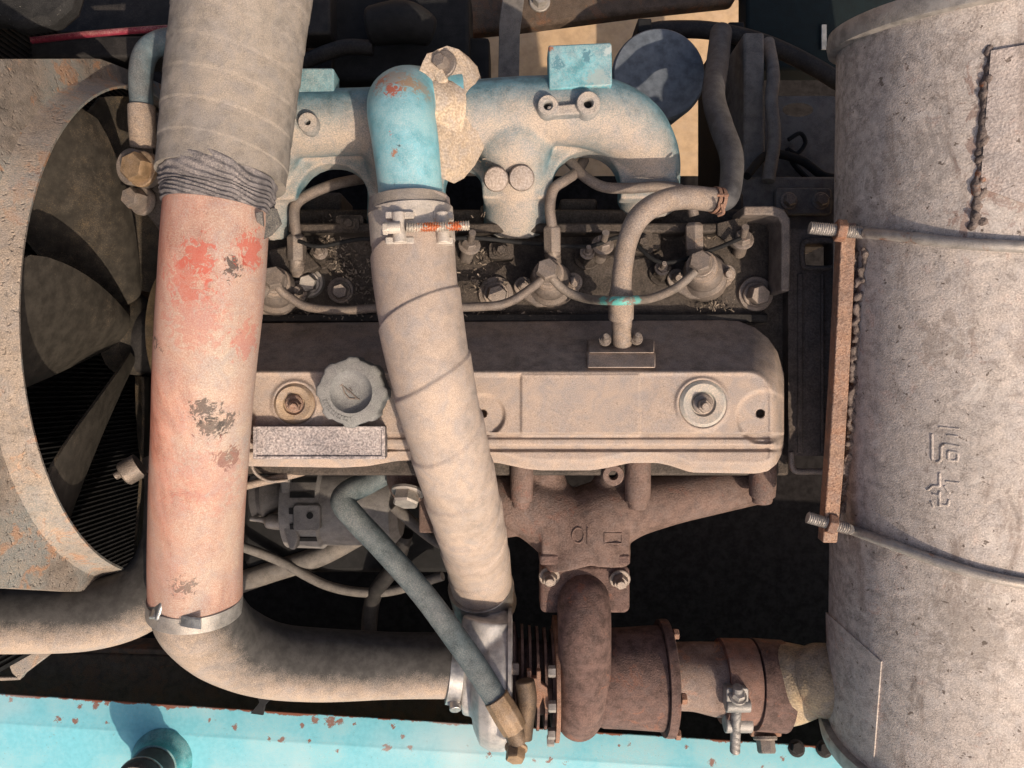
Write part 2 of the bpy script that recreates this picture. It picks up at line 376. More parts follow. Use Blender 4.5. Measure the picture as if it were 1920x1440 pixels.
zz += .0006 * np.sin(XX * .013 + 1) * np.sin(YY * .03)
m = MB(); nx, ny = XX.shape
DD = H - zz
VX = (XX - 960) / F * DD; VY = (720 - YY) / F * DD
vs = np.stack([VX, VY, zz], -1).reshape(-1, 3)
idx = np.arange(nx * ny).reshape(nx, ny)
m.v = [tuple(v) for v in vs]
m.f = [(int(idx[i, j]), int(idx[i, j+1]), int(idx[i+1, j+1]), int(idx[i+1, j])) for i in range(nx-1) for j in range(ny-1)
       if YY[i, j] < YY[i, j+1] - 1e-3 or YY[i+1, j] < YY[i+1, j+1] - 1e-3]
t = thing('rocker_cover', 'dusty brown pressed rocker cover running across the engine', 'engine cover', P(960, 760, -.06))
# turned-down skirt along the outline
def skirt(mb, line, drop):
    n = len(line); mb.add([Vector(p) for p in line] + [Vector(p) - Vector((0, 0, drop)) for p in line], [(i, i+1, n+i+1, n+i) for i in range(n-1)])
skirt(m, [vs[idx[i, -1]] for i in range(nx)], .035); skirt(m, [vs[idx[i, 0]] for i in range(nx)], .02)
skirt(m, [vs[idx[-1, j]] for j in range(ny)], .05); skirt(m, [vs[idx[0, j]] for j in range(ny)], .05)
me = bpy.data.meshes.new('lid'); bx = BASE[t.name]
me.from_pydata([(a-bx.x, b-bx.y, c-bx.z) for a, b, c in m.v], [], m.f)
bm = bmesh.new(); bm.from_mesh(me); bmesh.ops.remove_doubles(bm, verts=bm.verts, dist=2e-5); bmesh.ops.recalc_face_normals(bm, faces=bm.faces)
if sum(f.normal.z for f in bm.faces) < 0: bmesh.ops.reverse_faces(bm, faces=bm.faces)
bm.to_mesh(me); bm.free(); me.shade_smooth(); me.set_sharp_from_angle(angle=R(60)); me.materials.append(M['cover'])
o = bpy.data.objects.new('lid', me); C.objects.link(o); o.parent = t; BASE[o.name] = bx
def cover_nut(x, y, r, mw, mn, pit):
    z = -.001
    m = MB(); m.lathe(P(x, y, z), (0,0,1), [(U(r, z), -.004), (U(r, z), .003), (U(r*.86, z), .0062), (U(r*.55, z), .0045), (U(r*.5, z), .001)], 36)
    w = part('cup_washer', m, mw, t)
    m = MB(); m.lathe(P(x, y, z), (0,0,1), [(U(r*.44, z), 0), (U(r*.44, z), .004), (U(r*.36, z), .0055)], 24)
    m.hexbolt(P(x+2, y+3, z+.004), (0,-.12,1), U(r*.30, z), .009, washer=0); m.cyl(P(x+2, y+3, z+.008), (0,-.12,1), U(r*.17, z), .012, 14)
    part('nut', m, mn, w)
cover_nut(553, 757, 38, mk('brown washer', (.26,.18,.12), dust=.45, dustcol=(.46,.34,.23), rust=.15, rough=.75), M['bar'], True)
cover_nut(1317, 757, 44, mk('pale washer paint', (.30,.36,.34), dust=.55, dustcol=(.52,.42,.34), rough=.7), M['bolt'], False)
m = MB(); m.plate(rpoly(474, 799, 722, 861, 4), .012, .018); o = part('name_plate', m, M['plate'], t, bevel=.0012, label='blank mottled plate along the lower edge')
m = MB()
for q in ((474,799,722,806), (474,855,722,861), (474,806,481,855), (715,806,722,855)): m.pbox(*q, .0138, .003)
part('plate_rim', m, M['plate'], o, bevel=.0008)

# oil filler cap
t = thing('oil_filler_cap', 'grey plastic scalloped oil filler cap on the rocker cover', 'cap', P(658, 735, 0))
z = .030; c0 = P(658, 735, 0)
def scal(r, dz, amp, n=160):
    out = []
    for k in range(n):
        a = 2*math.pi*k/n; w = math.cos(8*a + .5); rr = r + amp * max(-.35, min(1, w*2.2))
        out.append(Vector((c0.x*(1 - (dz)/H*0) , c0.y, dz)) + Vector((math.cos(a)*rr, math.sin(a)*rr, 0)))
    return out
ctr = P(658, 735, z); r0 = U(64, z)
def ring_at(r, zz_, amp):
    out = []
    for k in range(160):
        a = 2*math.pi*k/160; w = max(-.35, min(1, math.cos(8*a + .4)*2.0)); rr = r + amp*w
        out.append((ctr.x + math.cos(a)*rr, ctr.y + math.sin(a)*rr, zz_))
    return out
m = MB(); m.rings([ring_at(r0, -.004, .0022), ring_at(r0, z-.004, .0022), ring_at(r0*.975, z-.001, .0018), ring_at(r0*.93, z, .001), ring_at(r0*.63, z+.0005, 0), ring_at(r0*.60, z-.0012, 0),
             ring_at(r0*.54, z-.005, 0), ring_at(r0*.42, z-.0085, 0), ring_at(r0*.25, z-.0095, 0), ring_at(r0*.02, z-.0095, 0)])
part('cap_body', m, M['plasticcap'], t, sharp=50)
m = MB(); zi = z - .0088
for a, b in (((640,722),(648,728)),((648,728),(655,737)),((643,727),(646,737)),((646,737),(655,747)),((655,747),(666,748)),((652,731),(672,749)),((655,727),(660,733)),((637,724),(643,720)),((666,746),(674,749))):
    m.tube([(a[0], a[1], zi, 1.4), (b[0], b[1], zi, 1.4)], n=8, sub=2)
part('oil_can_symbol', m, M['bolt'], t)
m = MB()
for k in range(11):      # worn raised lettering on the rim, too worn to read
    a = R(196 + k*7.2); r = r0*.80; p = Vector((ctr.x + math.cos(a)*r, ctr.y + math.sin(a)*r, z+.0002))
    e = Vector((math.cos(a), math.sin(a), 0)); f = Vector((-e.y, e.x, 0))
    m.obox(p + f*.0012, f*.0005, e*.0026, (0,0,.0006)); m.obox(p - e*.002, f*.0015, e*.0005, (0,0,.0006))
    if k % 2: m.obox(p + e*.002, f*.0015, e*.0005, (0,0,.0006))
part('rim_lettering', m, M['plasticcap'], t)

# crankcase breather
t = thing('breather_pipe', 'dusty bent breather pipe rising from the rocker cover', 'pipe', P(1165, 660, -.05))
m = MB(); m.prism([P(1101,690,.004), P(1230,690,.004), P(1230,660,-.016), P(1101,660,-.016)], (0,.004,-.04)); m.prism([P(1104,662,-.010), P(1228,662,-.010), P(1228,638,-.034), P(1104,638,-.034)], (0,.004,-.04)); part('flange', m, M['cover'], t, bevel=.002)
for x, y in ((1134, 634), (1193, 632)):
    m = MB(); m.hexbolt(P(x, y+4, -.018), (0,.3,1), U(9, -.01), .012); m.cyl(P(x, y+2, -.008), (0,.3,1), U(5, 0), .012, 12); part('bolt', m, M['bolt'], t)
m = MB(); m.tube([(1166, 648, -.03, 19), (1166, 610, -.01, 19), (1166, 585, .0, 19)], n=24)
part('stub', m, M['steelpipe'], t)
m = MB(); m.tube([(1164, 597, -.004, 23), (1164, 560, .006, 24), (1165, 540, .01, 20), (1168, 500, .015, 18.5), (1177, 452, .02, 19), (1196, 410, .022, 21), (1232, 382, .022, 22), (1285, 370, .02, 22), (1345, 376, .012, 22)], n=28, sub=8, disp=wob(.0008, 30))
part('hose', m, M['steelpipe'], t)
m = MB()
for i, (x, y) in enumerate(((1340, 375), (1349, 377))):
    m.tube([(x-3, y-.5, .014, 25), (x+3, y+.5, .013, 25)], n=28, sub=2)
cl = part('spring_clamp', m, M['rust2'], t)
m = MB(); m.tube([(1352, 382, .04, 3), (1356, 398, .035, 4), (1346, 404, .03, 3)], n=8); m.tube([(1345, 366, .04, 3), (1366, 366, .045, 3)], n=8); part('clamp_ear', m, M['rust2'], cl)
m = MB(); m.tube([(1338, 376, .012, 20), (1362, 372, .008, 21), (1371, 340, -.01, 21), (1371, 290, -.04, 22), (1352, 235, -.08, 22), (1338, 180, -.12, 21), (1345, 120, -.18, 21), (1352, 60, -.22, 20)], n=24, sub=8)
part('rubber_hose', m, mk('dark grey hose', (.07,.07,.075), dust=.2, dustcol=(.15,.135,.12), rough=.7, bump=.15, up=.2), t)

# ================================================================== INTAKE
t = thing('intake_manifold', 'cast intake manifold with worn blue paint under tan dust', 'intake manifold', P(960, 300, -.1))
m = MB()
m.tube([(470,236,-.03,60),(560,232,-.03,61),(700,228,-.03,61),(840,222,-.03,64),(960,212,-.03,64),(1060,208,-.03,63),(1130,216,-.035,66),(1185,246,-.05,64),(1213,295,-.075,60),(1216,345,-.10,58),(1216,380,-.12,58)], n=32)
m.tube([(962,225,-.04,60),(964,262,-.045,74),(966,300,-.06,65),(968,350,-.085,62),(970,425,-.115,64)], n=28)
m.tube([(752,235,-.04,60),(752,270,-.045,74),(752,305,-.06,66),(752,360,-.09,62),(752,425,-.115,64)], n=28)
m.tube([(500,240,-.04,58),(503,272,-.045,66),(505,305,-.06,56),(503,360,-.085,52),(500,425,-.115,54)], n=28)
web = [(440,225),(1190,225),(1268,300),(1274,372),(1164,372),(1162,330)]
web += [(1100 + 64*math.cos(R(a)), 345 - 62*math.sin(R(a))) for a in range(0, 181, 12)] + [(1033,372),(905,372),(903,345)]
web += [(868 + 35*math.cos(R(a)), 345 - 34*math.sin(R(a))) for a in range(0, 181, 15)] + [(832,372),(690,372),(690,360)]
web += [(622 + 68*math.cos(R(a)), 372 - 66*math.sin(R(a))) for a in range(0, 181, 12)] + [(440,380)]
m.plate(web, -.052, .03)
part('casting', m, M['manifold'], t, remesh=.0026, relax=6)
for x, y, r in ((930, 336, 24), (978, 334, 25)):
    m = MB(); m.lathe(P(x, y, -.014) - Vector((0,-.25,.92)).normalized()*.05, (0,-.25,.92), [(U(r*.9,0), 0), (U(r,0), .02), (U(r,0), .046), (U(r*.9,0), .0505), (U(r*.5,0), .0525)], 28); part('round_plug', m, mk('dusty plug', (.22,.18,.15), dust=.6, dustcol=(.44,.36,.31), bump=.6, grain=480), t)
m = MB(); m.plate(rpoly(548, 127, 626, 190, 5), -.002, .03); part('lug', m, M['tabblue'], t, bevel=.002)
m = MB(); m.plate([(1028, 84), (1040, 84), (1143, 79), (1147, 82), (1148, 160), (1030, 168)], .012, .035); part('lug', m, mk('bright lug paint', (.13,.37,.43), dust=.25, dustcol=(.42,.42,.40), bump=.4, rough=.55, speck=.3, base2=(.09,.26,.32), big=22, spots=[(P(1120,150,.012), .012, (.3,.36,.36), .8), (P(1046,120,.012), .008, (.08,.2,.25), .8), (P(1100,104,.012), .007, (.07,.17,.22), .8), (P(1140,95,.012), .006, (.45,.5,.5), .8), (P(1032,90,.012), .004, (.28,.1,.05), .9)]), t, bevel=.002)
bossm = mk('boss metal', (.20,.22,.23), dust=.6, dustcol=(.44,.37,.31), bump=.5, crisp=1.6)
def boss(x, y, r, z, hole):
    m = MB(); a = U(r, z); b = U(hole, z)
    m.lathe(P(x, y, z - .02), (0, -.05, 1), [(a*1.06, 0), (a, .018), (a*.9, .02), (b*1.25, .02), (b, .018), (b, .004), (0, .004)], 28)
    o = part('boss', m, bossm, t)
    m = MB(); m.lathe(P(x, y, z - .0165), (0,-.05,1), [(b*1.02, 0), (b*1.02, .006)], 16); part('hole', m, M['black'], o)
boss(1026, 207, 20, .022, 8); boss(1100, 203, 23, .024, 8.5); boss(585, 238, 19, .018, 5)
m = MB(); m.plate([(1026, 198), (1095, 192), (1095, 213), (1026, 217)], .019, .02); part('boss_bridge', m, bossm, t, bevel=.002)

t = thing('air_inlet_elbow', 'bright blue chipped steel elbow with rust scars at its bend', 'pipe', P(760, 300, 0))
sp = [(P(742,150,.08), .022, (.30,.24,.20), .7), (P(735,165,.09), .010, (.42,.10,.05), .9), (P(716,160,.07), .010, (.42,.12,.06), .8), (P(770,160,.08), .012, (.34,.22,.13), .8), (P(727,248,.10), .004, (.5,.08,.07), 1), (P(736,285,.1), .005, (.35,.15,.08), .9), (P(748,272,.1), .003, (.05,.05,.05), .9), (P(733,322,.1), .005, (.33,.17,.09), .8), (P(790,168,.07), .014, (.30,.26,.2), .7)]
eb = mk('elbow blue', (.13,.40,.48), dust=.30, dustcol=(.44,.48,.48), speck=.35, up=.25, bump=.25, rough=.42, spec=.5, spots=sp, base2=(.21,.50,.56), var=.2)
m = MB(); m.tube([(773,415,.055,60),(768,340,.060,60.5),(759,260,.062,62),(752,210,.054,63),(758,192,.028,64),(785,195,.0,67),(850,208,-.015,70)], n=40, sub=8, disp=wob(.001, 14, 3))
part('pipe', m, eb, t)
# tilted flange ring that bolts the elbow to the manifold
fm = mk('dusty flange', (.26,.21,.16), dust=.72, dustcol=(.52,.40,.29), up=.3, bump=.75, grain=420, rough=.9)
def fz(x): return .040 - (x - 800) * .00042
out = [(770,170),(792,116),(800,100),(812,97),(820,92),(838,85),(860,92),(878,112),(890,150),(896,190),(898,235),(890,270),(874,300),(852,326),(832,336),(806,318),(780,270)]
m = MB(); m.prism([P(x, y, fz(x)) for x, y in out], (.010, 0, -.020)); part('flange', m, fm, t, bevel=.0035)
m = MB(); m.prism([P(846 + (x-846)*.96, 222 + (y-222)*.97, fz(x) - .022) for x, y in out], (.010, 0, -.014)); part('gasket_flange', m, M['manifold'], t, bevel=.003)
m = MB(); m.tube([(776,198,.008,58),(815,206,.002,62),(846,212,-.008,64)], n=36, sub=5, disp=wob(.001, 30, 4)); part('neck', m, fm, t)
m = MB(); m.plate([(796,112),(812,98),(842,150),(822,158)], .036, .012); part('rib', m, fm, t, bevel=.003)
m = MB(); b = P(832, 122, .029); m.hexbolt(b, (-.35,.05,1), U(14,.03), .015, washer=1.9)
part('bolt', m, M['bolt'], t)

# ================================================================== CHARGE AIR HOSES
def spiral(pitch, h, ph, amp, seed, hand=1, blur=.02):
    w = wob(amp, 9, seed)
    def f(L, a):
        u = ((L / pitch + hand * a / (2*math.pi) + ph) % 1.0)
        return w(L, a) + h * (1 - u) * min(1.0, u / blur)
    return f
t = thing('wrapped_air_hose', 'tan tape-wrapped air hose slanting across the middle of the engine', 'hose', P(800, 800, -.1))
m = MB(); m.tube([(771,375,.058,70),(773,440,.06,75),(779,520,.068,76.5),(793,620,.075,77),(815,730,.068,75),(845,850,.03,71),(874,960,-.05,66),(893,1040,-.16,60),(907,1110,-.22,56)], n=96, sub=46, disp=spiral(.074, .0022, .35, .0008, 1.0, -1))
part('hose', m, M['wrap'], t)
m = MB(); m.tube([(766,372,.060,72),(768,402,.060,77)], n=48, sub=3, disp=wob(.0016, 20, 8)); part('liner', m, M['wrapg'], t)
def band(parent, a, b, mat, name='band', n=56):
    m = MB(); m.tube([a, b], n=n, sub=3, caps=(True, True)); return part(name, m, mat, parent, sharp=30, bevel=.0006)
t = thing('t_bolt_clamp', 'pale T-bolt clamp where the tan hose meets the blue elbow', 'hose clamp', P(772, 425, .06))
cz = mk('pale zinc', (.48,.44,.39), dust=.55, dustcol=(.58,.50,.42), metal=.3, rough=.55, bump=.3, up=.2, rust=.06)
b = band(t, (770,394,.060,79), (775,457,.060,79), cz)
zt = .06 + U(79,.06)
for x0, x1 in ((722, 776), (812, 849)):
    zc = zt - (.004 if x0 < 800 else .016)
    m = MB(); m.plate(rpoly(x0, 396, x1, 410, 3), zc+.008, .014); m.plate(rpoly(x0, 444, x1, 457, 3), zc+.008, .014)
    m.tube([((x0+x1)/2-2, 398, zc+.006, 13), ((x0+x1)/2+1, 456, zc+.006, 13)], n=20, sub=2); part('trunnion', m, cz, t, bevel=.001)
def thread(p, rad, amp=.0006, n=14):
    return lambda L, a: amp * math.sin(2*math.pi*(L/p + a/(2*math.pi)))
zb = zt + .008
m = MB(); m.tube([(762,427,zb,8.5),(880,423,zb-.004,8.5)], n=16, sub=160, disp=thread(.0026, 1)); rd = part('threaded_bolt', m, mk('part rusted thread', (.50,.46,.40), dust=.3, metal=.5, rough=.45, bump=.2, spots=[(P(806,425,zb), .011, (.48,.14,.05), .95), (P(853,424,zb), .007, (.5,.14,.05), .95)]), t)
m = MB(); m.tube([(722,428,zb,10.5),(752,427,zb,11)], n=20, sub=2); m.lathe(P(718,428,zb), (1,0,0), [(U(13,zb),0),(U(13,zb),.005)], 6); part('lock_nut', m, cz, rd, bevel=.0008)

t = thing('lower_hose_clamp', 'shiny T-bolt clamp at the bottom end of the tan hose', 'hose clamp', P(900, 1125, -.22))
band(t, (900,1096,-.205,61), (909,1132,-.235,60), M['zinc'])
zc = -.235 + U(56, -.235)*.75
m = MB(); m.tube([(812,1158,zc-.03,7.5),(880,1146,zc-.012,8),(945,1128,zc-.03,8)], n=14, sub=20); part('bolt', m, M['zinc'], t)
for x, y in ((895, 1140), (950, 1112)):
    m = MB(); m.tube([(x-6,y-18,zc-.012,10),(x+2,y+16,zc-.02,11)], n=16, sub=2); part('trunnion', m, M['zinc'], t, bevel=.001)

# red duct hose on the left
t = thing('red_duct_hose', 'faded red rubber hose standing tall at the left with black scuffs', 'hose', P(380, 780, 0))
RY = [330,400,520,680,820,960,1060,1128]
def onred(x, y, off=0.0):
    xc = np.interp(y, RY, [413,407,397,385,376,371,367,367]); zc = np.interp(y, RY, [.10,.11,.11,.09,.05,.015,-.01,-.02]); hw = np.interp(y, RY, [92,95,95,93,88,85,83,82])
    r = U(hw, zc) + off; q = max(-.98, min(.98, (x - xc)/hw))
    return P(x, y, float(zc + r*math.sqrt(1 - q*q)))
K = (.045,.04,.038); RD = (.45,.10,.07)
sp = [(onred(447,500), .015, K, .85), (onred(462,488), .009, K, .8), (onred(386,765), .014, K, .75), (onred(395,800), .013, K, .7), (onred(428,795), .011, K, .75), (onred(432,860), .014, K, .6),
      (onred(312,640), .013, K, .8), (onred(320,612), .008, K, .6), (onred(308,782), .009, K, .8), (onred(375,482), .018, RD, .75), (onred(352,525), .022, RD, .45), (onred(482,470), .02, RD, .75), (onred(470,640), .02, RD, .4), (onred(365,600), .03, RD, .3), (onred(400,900), .04, RD, .22), (onred(345,1095), .014, K, .6)]
rm = mk('faded red rubber', (.44,.155,.10), dust=.53, dustcol=(.45,.36,.295), crisp=1.6, up=.3, dv=(.5,-.1,.6), bump=.35, rough=.75, grain=800, spots=sp, big=9, stretch=(1,.35,1), base2=(.42,.22,.165), spotscale=110, speck=.3)
m = MB(); m.tube([(413,330,.10,92),(407,400,.11,95),(397,520,.11,95),(385,680,.09,93),(376,820,.05,88),(371,960,.015,85),(367,1060,-.01,83),(367,1128,-.02,82)], n=80, sub=24, disp=wob(.0022, 8, 5))
part('hose', m, rm, t)
m = MB(); rows = []
for i in range(9):
    rows.append([onred(296 + 21*k/8, 784 + 76*i/8 + 4*k/8, .0016) for k in range(9)])
m.rings(rows, False, False, closed=False); m.rings([[p - Vector((0,0,.003)) for p in r] for r in rows], False, False, closed=False)
part('repair_patch', m, rm, t)
t = thing('grey_air_duct', 'wide grey tape-wrapped duct leaving the top of the frame', 'duct', P(430, 180, .05))
m = MB()
def ductdisp(L, a):
    return wob(.0022, 7, 11)(L, a) + .0008 * ((L*30 + .25*math.sin(a+.6)) % 1.0) + .0004*mnoise.noise(Vector((a*3, L*70, 1)))
m.tube([(462,-60,.10,126),(455,0,.10,122),(440,120,.095,120),(428,220,.095,118),(420,300,.098,116),(416,338,.10,115)], n=96, sub=36, disp=ductdisp)
part('duct', m, M['wrapg'], t)
def tiedisp(L, a):
    q = L + .010*math.sin(a) + .003*mnoise.noise(Vector((math.cos(a)*2, math.sin(a)*2, 7)))
    return .0010*math.sin(q*1500 + 3*mnoise.noise(Vector((math.cos(a)*3, math.sin(a)*3, q*60)))) + .0022*mnoise.noise(Vector((math.cos(a)*3, math.sin(a)*3, q*120))) + wob(.003, 30, 2)(L, a)
m = MB(); m.tube([(418,318,.104,100),(413,342,.108,103),(410,368,.109,102),(407,394,.110,97)], n=96, sub=24, disp=tiedisp); tw = part('tie_wrap', m, mk('bound cloth', (.13,.12,.125), dust=.36, dustcol=(.36,.31,.285), crisp=2.2, bump=.6, rough=.9), t)
m = MB(); za = .11; m.prism([P(486,402,za+.01), P(510,388,za), P(520,418,za-.005), P(500,440,za), P(484,448,za+.012)], (.004,0,-.006)); m.prism([P(478,398,za+.03), P(492,395,za+.03), P(494,425,za+.03), P(480,415,za+.03)], (0,0,-.004)); part('loose_end', m, M['rubber'], tw, bevel=.0012)

t = thing('worm_drive_clamp', 'silver worm-drive clamp round the foot of the red hose', 'hose clamp', P(370, 1130, 0))
m = MB()
cb = [(366,1118,-.018,84.5),(366,1146,-.022,85)]
m.tube(cb, n=64, sub=2); part('band', m, mk('dirty band', (.30,.29,.28), dust=.4, dustcol=(.42,.36,.30), metal=.6, rough=.55, bump=.4), t, bevel=.0005)
zf = -.02 + U(85,-.02)
m = MB(); dz_ = mk('dull zinc', (.30,.31,.32), dust=.2, dustcol=(.40,.36,.32), metal=.8, rough=.42, bump=.3)
m = MB(); m.obox(P(304,1132,.016), Vector((.010,-.003,.010)), Vector((.004,.013,0)), Vector((-.006,0,.007))); part('screw_housing', m, dz_, t, bevel=.003)
m = MB(); d = (P(318,1152,.03)-P(292,1118,.03)).normalized(); m.cyl(P(300,1145,.018), (-.2,-.8,.55), .0085, .011, 20); sc_ = part('screw_head', m, M['zinc'], t)
m = MB(); m.obox(P(300,1145,.018)+Vector((-.2,-.8,.55)).normalized()*.0112, Vector((.0055,.002,.005)), Vector((-.0004,.0007,.0002)), Vector((-.2,-.8,.55))*.0009); part('screw_slot', m, M['black'], sc_)
m = MB(); pts = [(310,1148,.021),(332,1160,.0305),(353,1166,.0350),(377,1169,.0365)]
q = catmull([P(*p) for p in pts], 8)
for i in range(len(q)-1):
    a, b = Vector(q[i]), Vector(q[i+1]); c = (a+b)/2; e = (b-a)
    m.obox(c, e*.52, Vector((0,.0062,0)), Vector((0,0,.0009))); 
    m.obox(c + Vector((0,0,.0012)), e*.25, Vector((0,.0048,0)), Vector((0,0,.0008)))
part('band_tail', m, dz_, t)
t2 = thing('charge_air_elbow', 'dusty shade-painted elbow pipe curving from the red hose to the turbocharger', 'pipe', P(560, 1230, -.1))
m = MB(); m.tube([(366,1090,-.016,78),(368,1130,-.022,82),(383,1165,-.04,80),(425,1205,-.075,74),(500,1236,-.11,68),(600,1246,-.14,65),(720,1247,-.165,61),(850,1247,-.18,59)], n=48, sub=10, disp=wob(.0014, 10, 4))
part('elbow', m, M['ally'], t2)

# radiator hose
t = thing('radiator_hose', 'thick dark radiator hose entering from the left edge', 'hose', P(160, 1160, -.08))
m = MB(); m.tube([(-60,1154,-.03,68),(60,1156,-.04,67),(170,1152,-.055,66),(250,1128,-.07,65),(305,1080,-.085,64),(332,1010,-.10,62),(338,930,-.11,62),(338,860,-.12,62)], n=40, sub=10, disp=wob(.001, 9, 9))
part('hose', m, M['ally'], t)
m = MB(); m.tube([(338,890,-.112,66),(338,862,-.118,66)], n=40, sub=2); cl = part('clamp_band', m, M['bolt'], t, bevel=.0006)
m = MB(); m.cyl(P(262,872,-.06), (-.8,-.5,.2), .016, .022, 18); m.tubew([(*P(248,876,-.055), .0055), (*P(216,893,-.05), .005)], n=12, sub=20, disp=thread(.002,1,.0004)); part('clamp_bolt', m, M['bolt'], cl)

# banjo hose at upper left
t = thing('banjo_hose', 'blue-grey rubber hose with crimped ferrule and banjo bolt', 'hose', P(265, 250, -.03))
m = MB(); m.tube([(420,66,-.03,22),(345,72,-.02,22),(300,80,-.015,22),(274,100,-.012,22),(264,140,-.012,21.5),(266,205,-.02,20.5)], n=24, sub=8)
part('hose', m, mk('blue hose', (.085,.13,.155), dust=.22, dustcol=(.24,.24,.23), up=.3, bump=.35, rough=.65, base2=(.06,.07,.08)), t)
m = MB(); m.tube([(265,198,-.018,24),(266,230,-.02,24),(269,276,-.03,23.5)], n=24, sub=4, disp=lambda L, a: .0007*math.sin(a*12)); part('ferrule', m, M['steelpipe'], t, bevel=.001)
m = MB(); m.tube([(269,272,-.03,16),(270,300,-.035,16)], n=16); m.cyl(P(278,320,-.035), (-.35,-.1,1), U(33,-.03), .03, 28); part('banjo_eye', m, M['bolt'], t)
m = MB(); m.hexbolt(P(268,318,-.008), (-.30,-.05,1), U(28,0), .020, washer=1.2); part('banjo_bolt', m, M['brass'], t)
m = MB(); m.plate([(240,292),(300,285),(318,330),(318,440),(296,430),(262,385),(246,345)], -.055, .02); m.pbox(285, 210, 330, 300, -.06, .02); part('bracket', m, M['head'], t, bevel=.003)
m = MB(); m.hexbolt(P(270,378,-.055), (-.3,0,1), U(20,-.04), .026); part('bolt', m, M['bolt'], t)

# ================================================================== FUEL SIDE
def injector(x, y, label, tilt=(.05,-.12,1), right=True):
    t = thing('fuel_injector', label, 'injector', P(x, y+40, -.105), 'fuel injectors along the head')
    z0 = -.105; o = P(x+8, y+34, z0); a = Vector(tilt).normalized()
    top = P(x, y, -.035)
    ax = (top - o); L = ax.length; ax.normalize()
    m = MB(); m.lathe(o, ax, [(.029,0),(.029,L*.28),(.024,L*.36),(.024,L*.60),(.0185,L*.70)], 26); part('body', m, M['fuel'], t)
    m = MB(); q = P(x, y+48, -.088)
    pts = [(x-62,y+20),(x-48,y+6),(x-20,y+14),(x+30,y+10),(x+52,y-2),(x+66,y+14),(x+58,y+34),(x+20,y+62),(x-20,y+62),(x-58,y+40)]
    m.plate([(px_, py_+6) for px_, py_ in pts], -.086, .014); part('clamp_plate', m, M['fuel'], t, bevel=.003)
    for dx, dy in ((-46, 30), (47, 22)):
        m = MB(); m.hexbolt(P(x+dx, y+dy, -.088), (.05,-.1,1), U(12,-.08), .013, washer=1.5); m.cyl(P(x+dx, y+dy, -.080), (.05,-.1,1), U(7,-.07), .014, 12)
        part('clamp_nut', m, M['bolt'], t)
    m = MB()
    for k in range(3): m.lathe(o + ax*(L*(.66+.07*k)), ax, [(.0175,0),(.0190,.001),(.0190,.0032),(.0175,.0042)], 24)
    part('sealing_washers', m, M['steelpipe'], t)
    m = MB(); m.hexbolt(o + ax*(L*.86), ax, U(22,-.035), .019, washer=1.12); part('banjo_bolt', m, M['bolt'], t)
    return t
injector(513, 522, 'fuel injector beside the red hose with a round banjo bolt')
injector(1027, 507, 'fuel injector between the tan hose and the breather pipe')
injector(1314, 492, 'fuel injector right of the breather pipe')
def line(name, label, pts, hw, mat, cat='fuel line', group=None):
    m = MB(); m.tube([(x, y, z, hw) for x, y, z in pts], n=14, sub=8); return solo(name, m, mat, label, cat, P(*pts[0]), group)
teal = mk('return pipe', (.13,.115,.10), dust=.45, dustcol=(.28,.22,.18), bump=.3, rough=.6, spots=[(P(1128,563,.018), .009, (.10,.38,.34), .9), (P(1160,562,.034), .012, (.12,.46,.41), .9), (P(1192,560,.026), .008, (.10,.36,.33), .85)])
line('return_pipe', 'thin leak-off pipe looping from left of the red hose to the tan hose', [(440,600,-.05),(478,572,-.05),(510,532,-.035),(535,552,-.045),(575,575,-.05),(640,582,-.05),(700,578,-.05),(780,577,-.05)], 8.5, M['fuel'])
line('return_pipe', 'thin leak-off pipe from the tan hose to the middle injector', [(780,577,-.05),(900,575,-.05),(950,568,-.05),(990,545,-.045),(1025,516,-.035)], 8.5, M['fuel'])
line('return_pipe', 'thin leak-off pipe with a bright teal scrape crossing the breather pipe', [(1030,516,-.035),(1060,545,-.042),(1100,560,-.03),(1150,564,.028),(1185,563,.028),(1225,558,-.02),(1270,538,-.042),(1310,503,-.035)], 8.5, teal)
def pressure_line(label, pts, nut):
    t = thing('pressure_line', label, 'fuel line', P(nut[0], nut[1], -.08), 'high pressure fuel lines')
    m = MB(); m.tube([(x, y, z, 10) for x, y, z in pts], n=16, sub=8); part('pipe', m, M['fuel'], t)
    x, y, z = nut
    m = MB(); m.lathe(P(x, y+34, z-.004), P(x-1, y-30, z)-P(x, y+34, z-.004), [(U(17,z),0),(U(18,z),.004),(U(18,z),.030),(U(12,z),.034)], 6, .4); part('union_nut', m, M['bolt'], t, bevel=.0008)
    m = MB(); m.tube([(x, y+30, z-.004, 15),(x+2, y+62, z-.012, 15)], n=20, sub=8, disp=thread(.006,1,.0007)); part('adapter', m, M['bolt'], t)
pressure_line('fuel line rising in an S from the nut over the middle injector', [(1035,425,-.055),(1031,390,-.05),(1038,355,-.05),(1060,338,-.055),(1082,322,-.07),(1095,300,-.09)], (1036, 440, -.058))
pressure_line('fuel line sweeping under the right end of the blue manifold', [(1030,270,-.11),(1065,300,-.08),(1095,330,-.06),(1130,350,-.05),(1180,353,-.045),(1250,350,-.05),(1290,365,-.055),(1301,405,-.06)], (1302, 435, -.06))
pressure_line('dim fuel line under the left arch of the manifold', [(556,440,-.075),(552,410,-.07),(556,382,-.07),(585,362,-.075),(630,345,-.09),(680,335,-.12)], (557, 455, -.078))

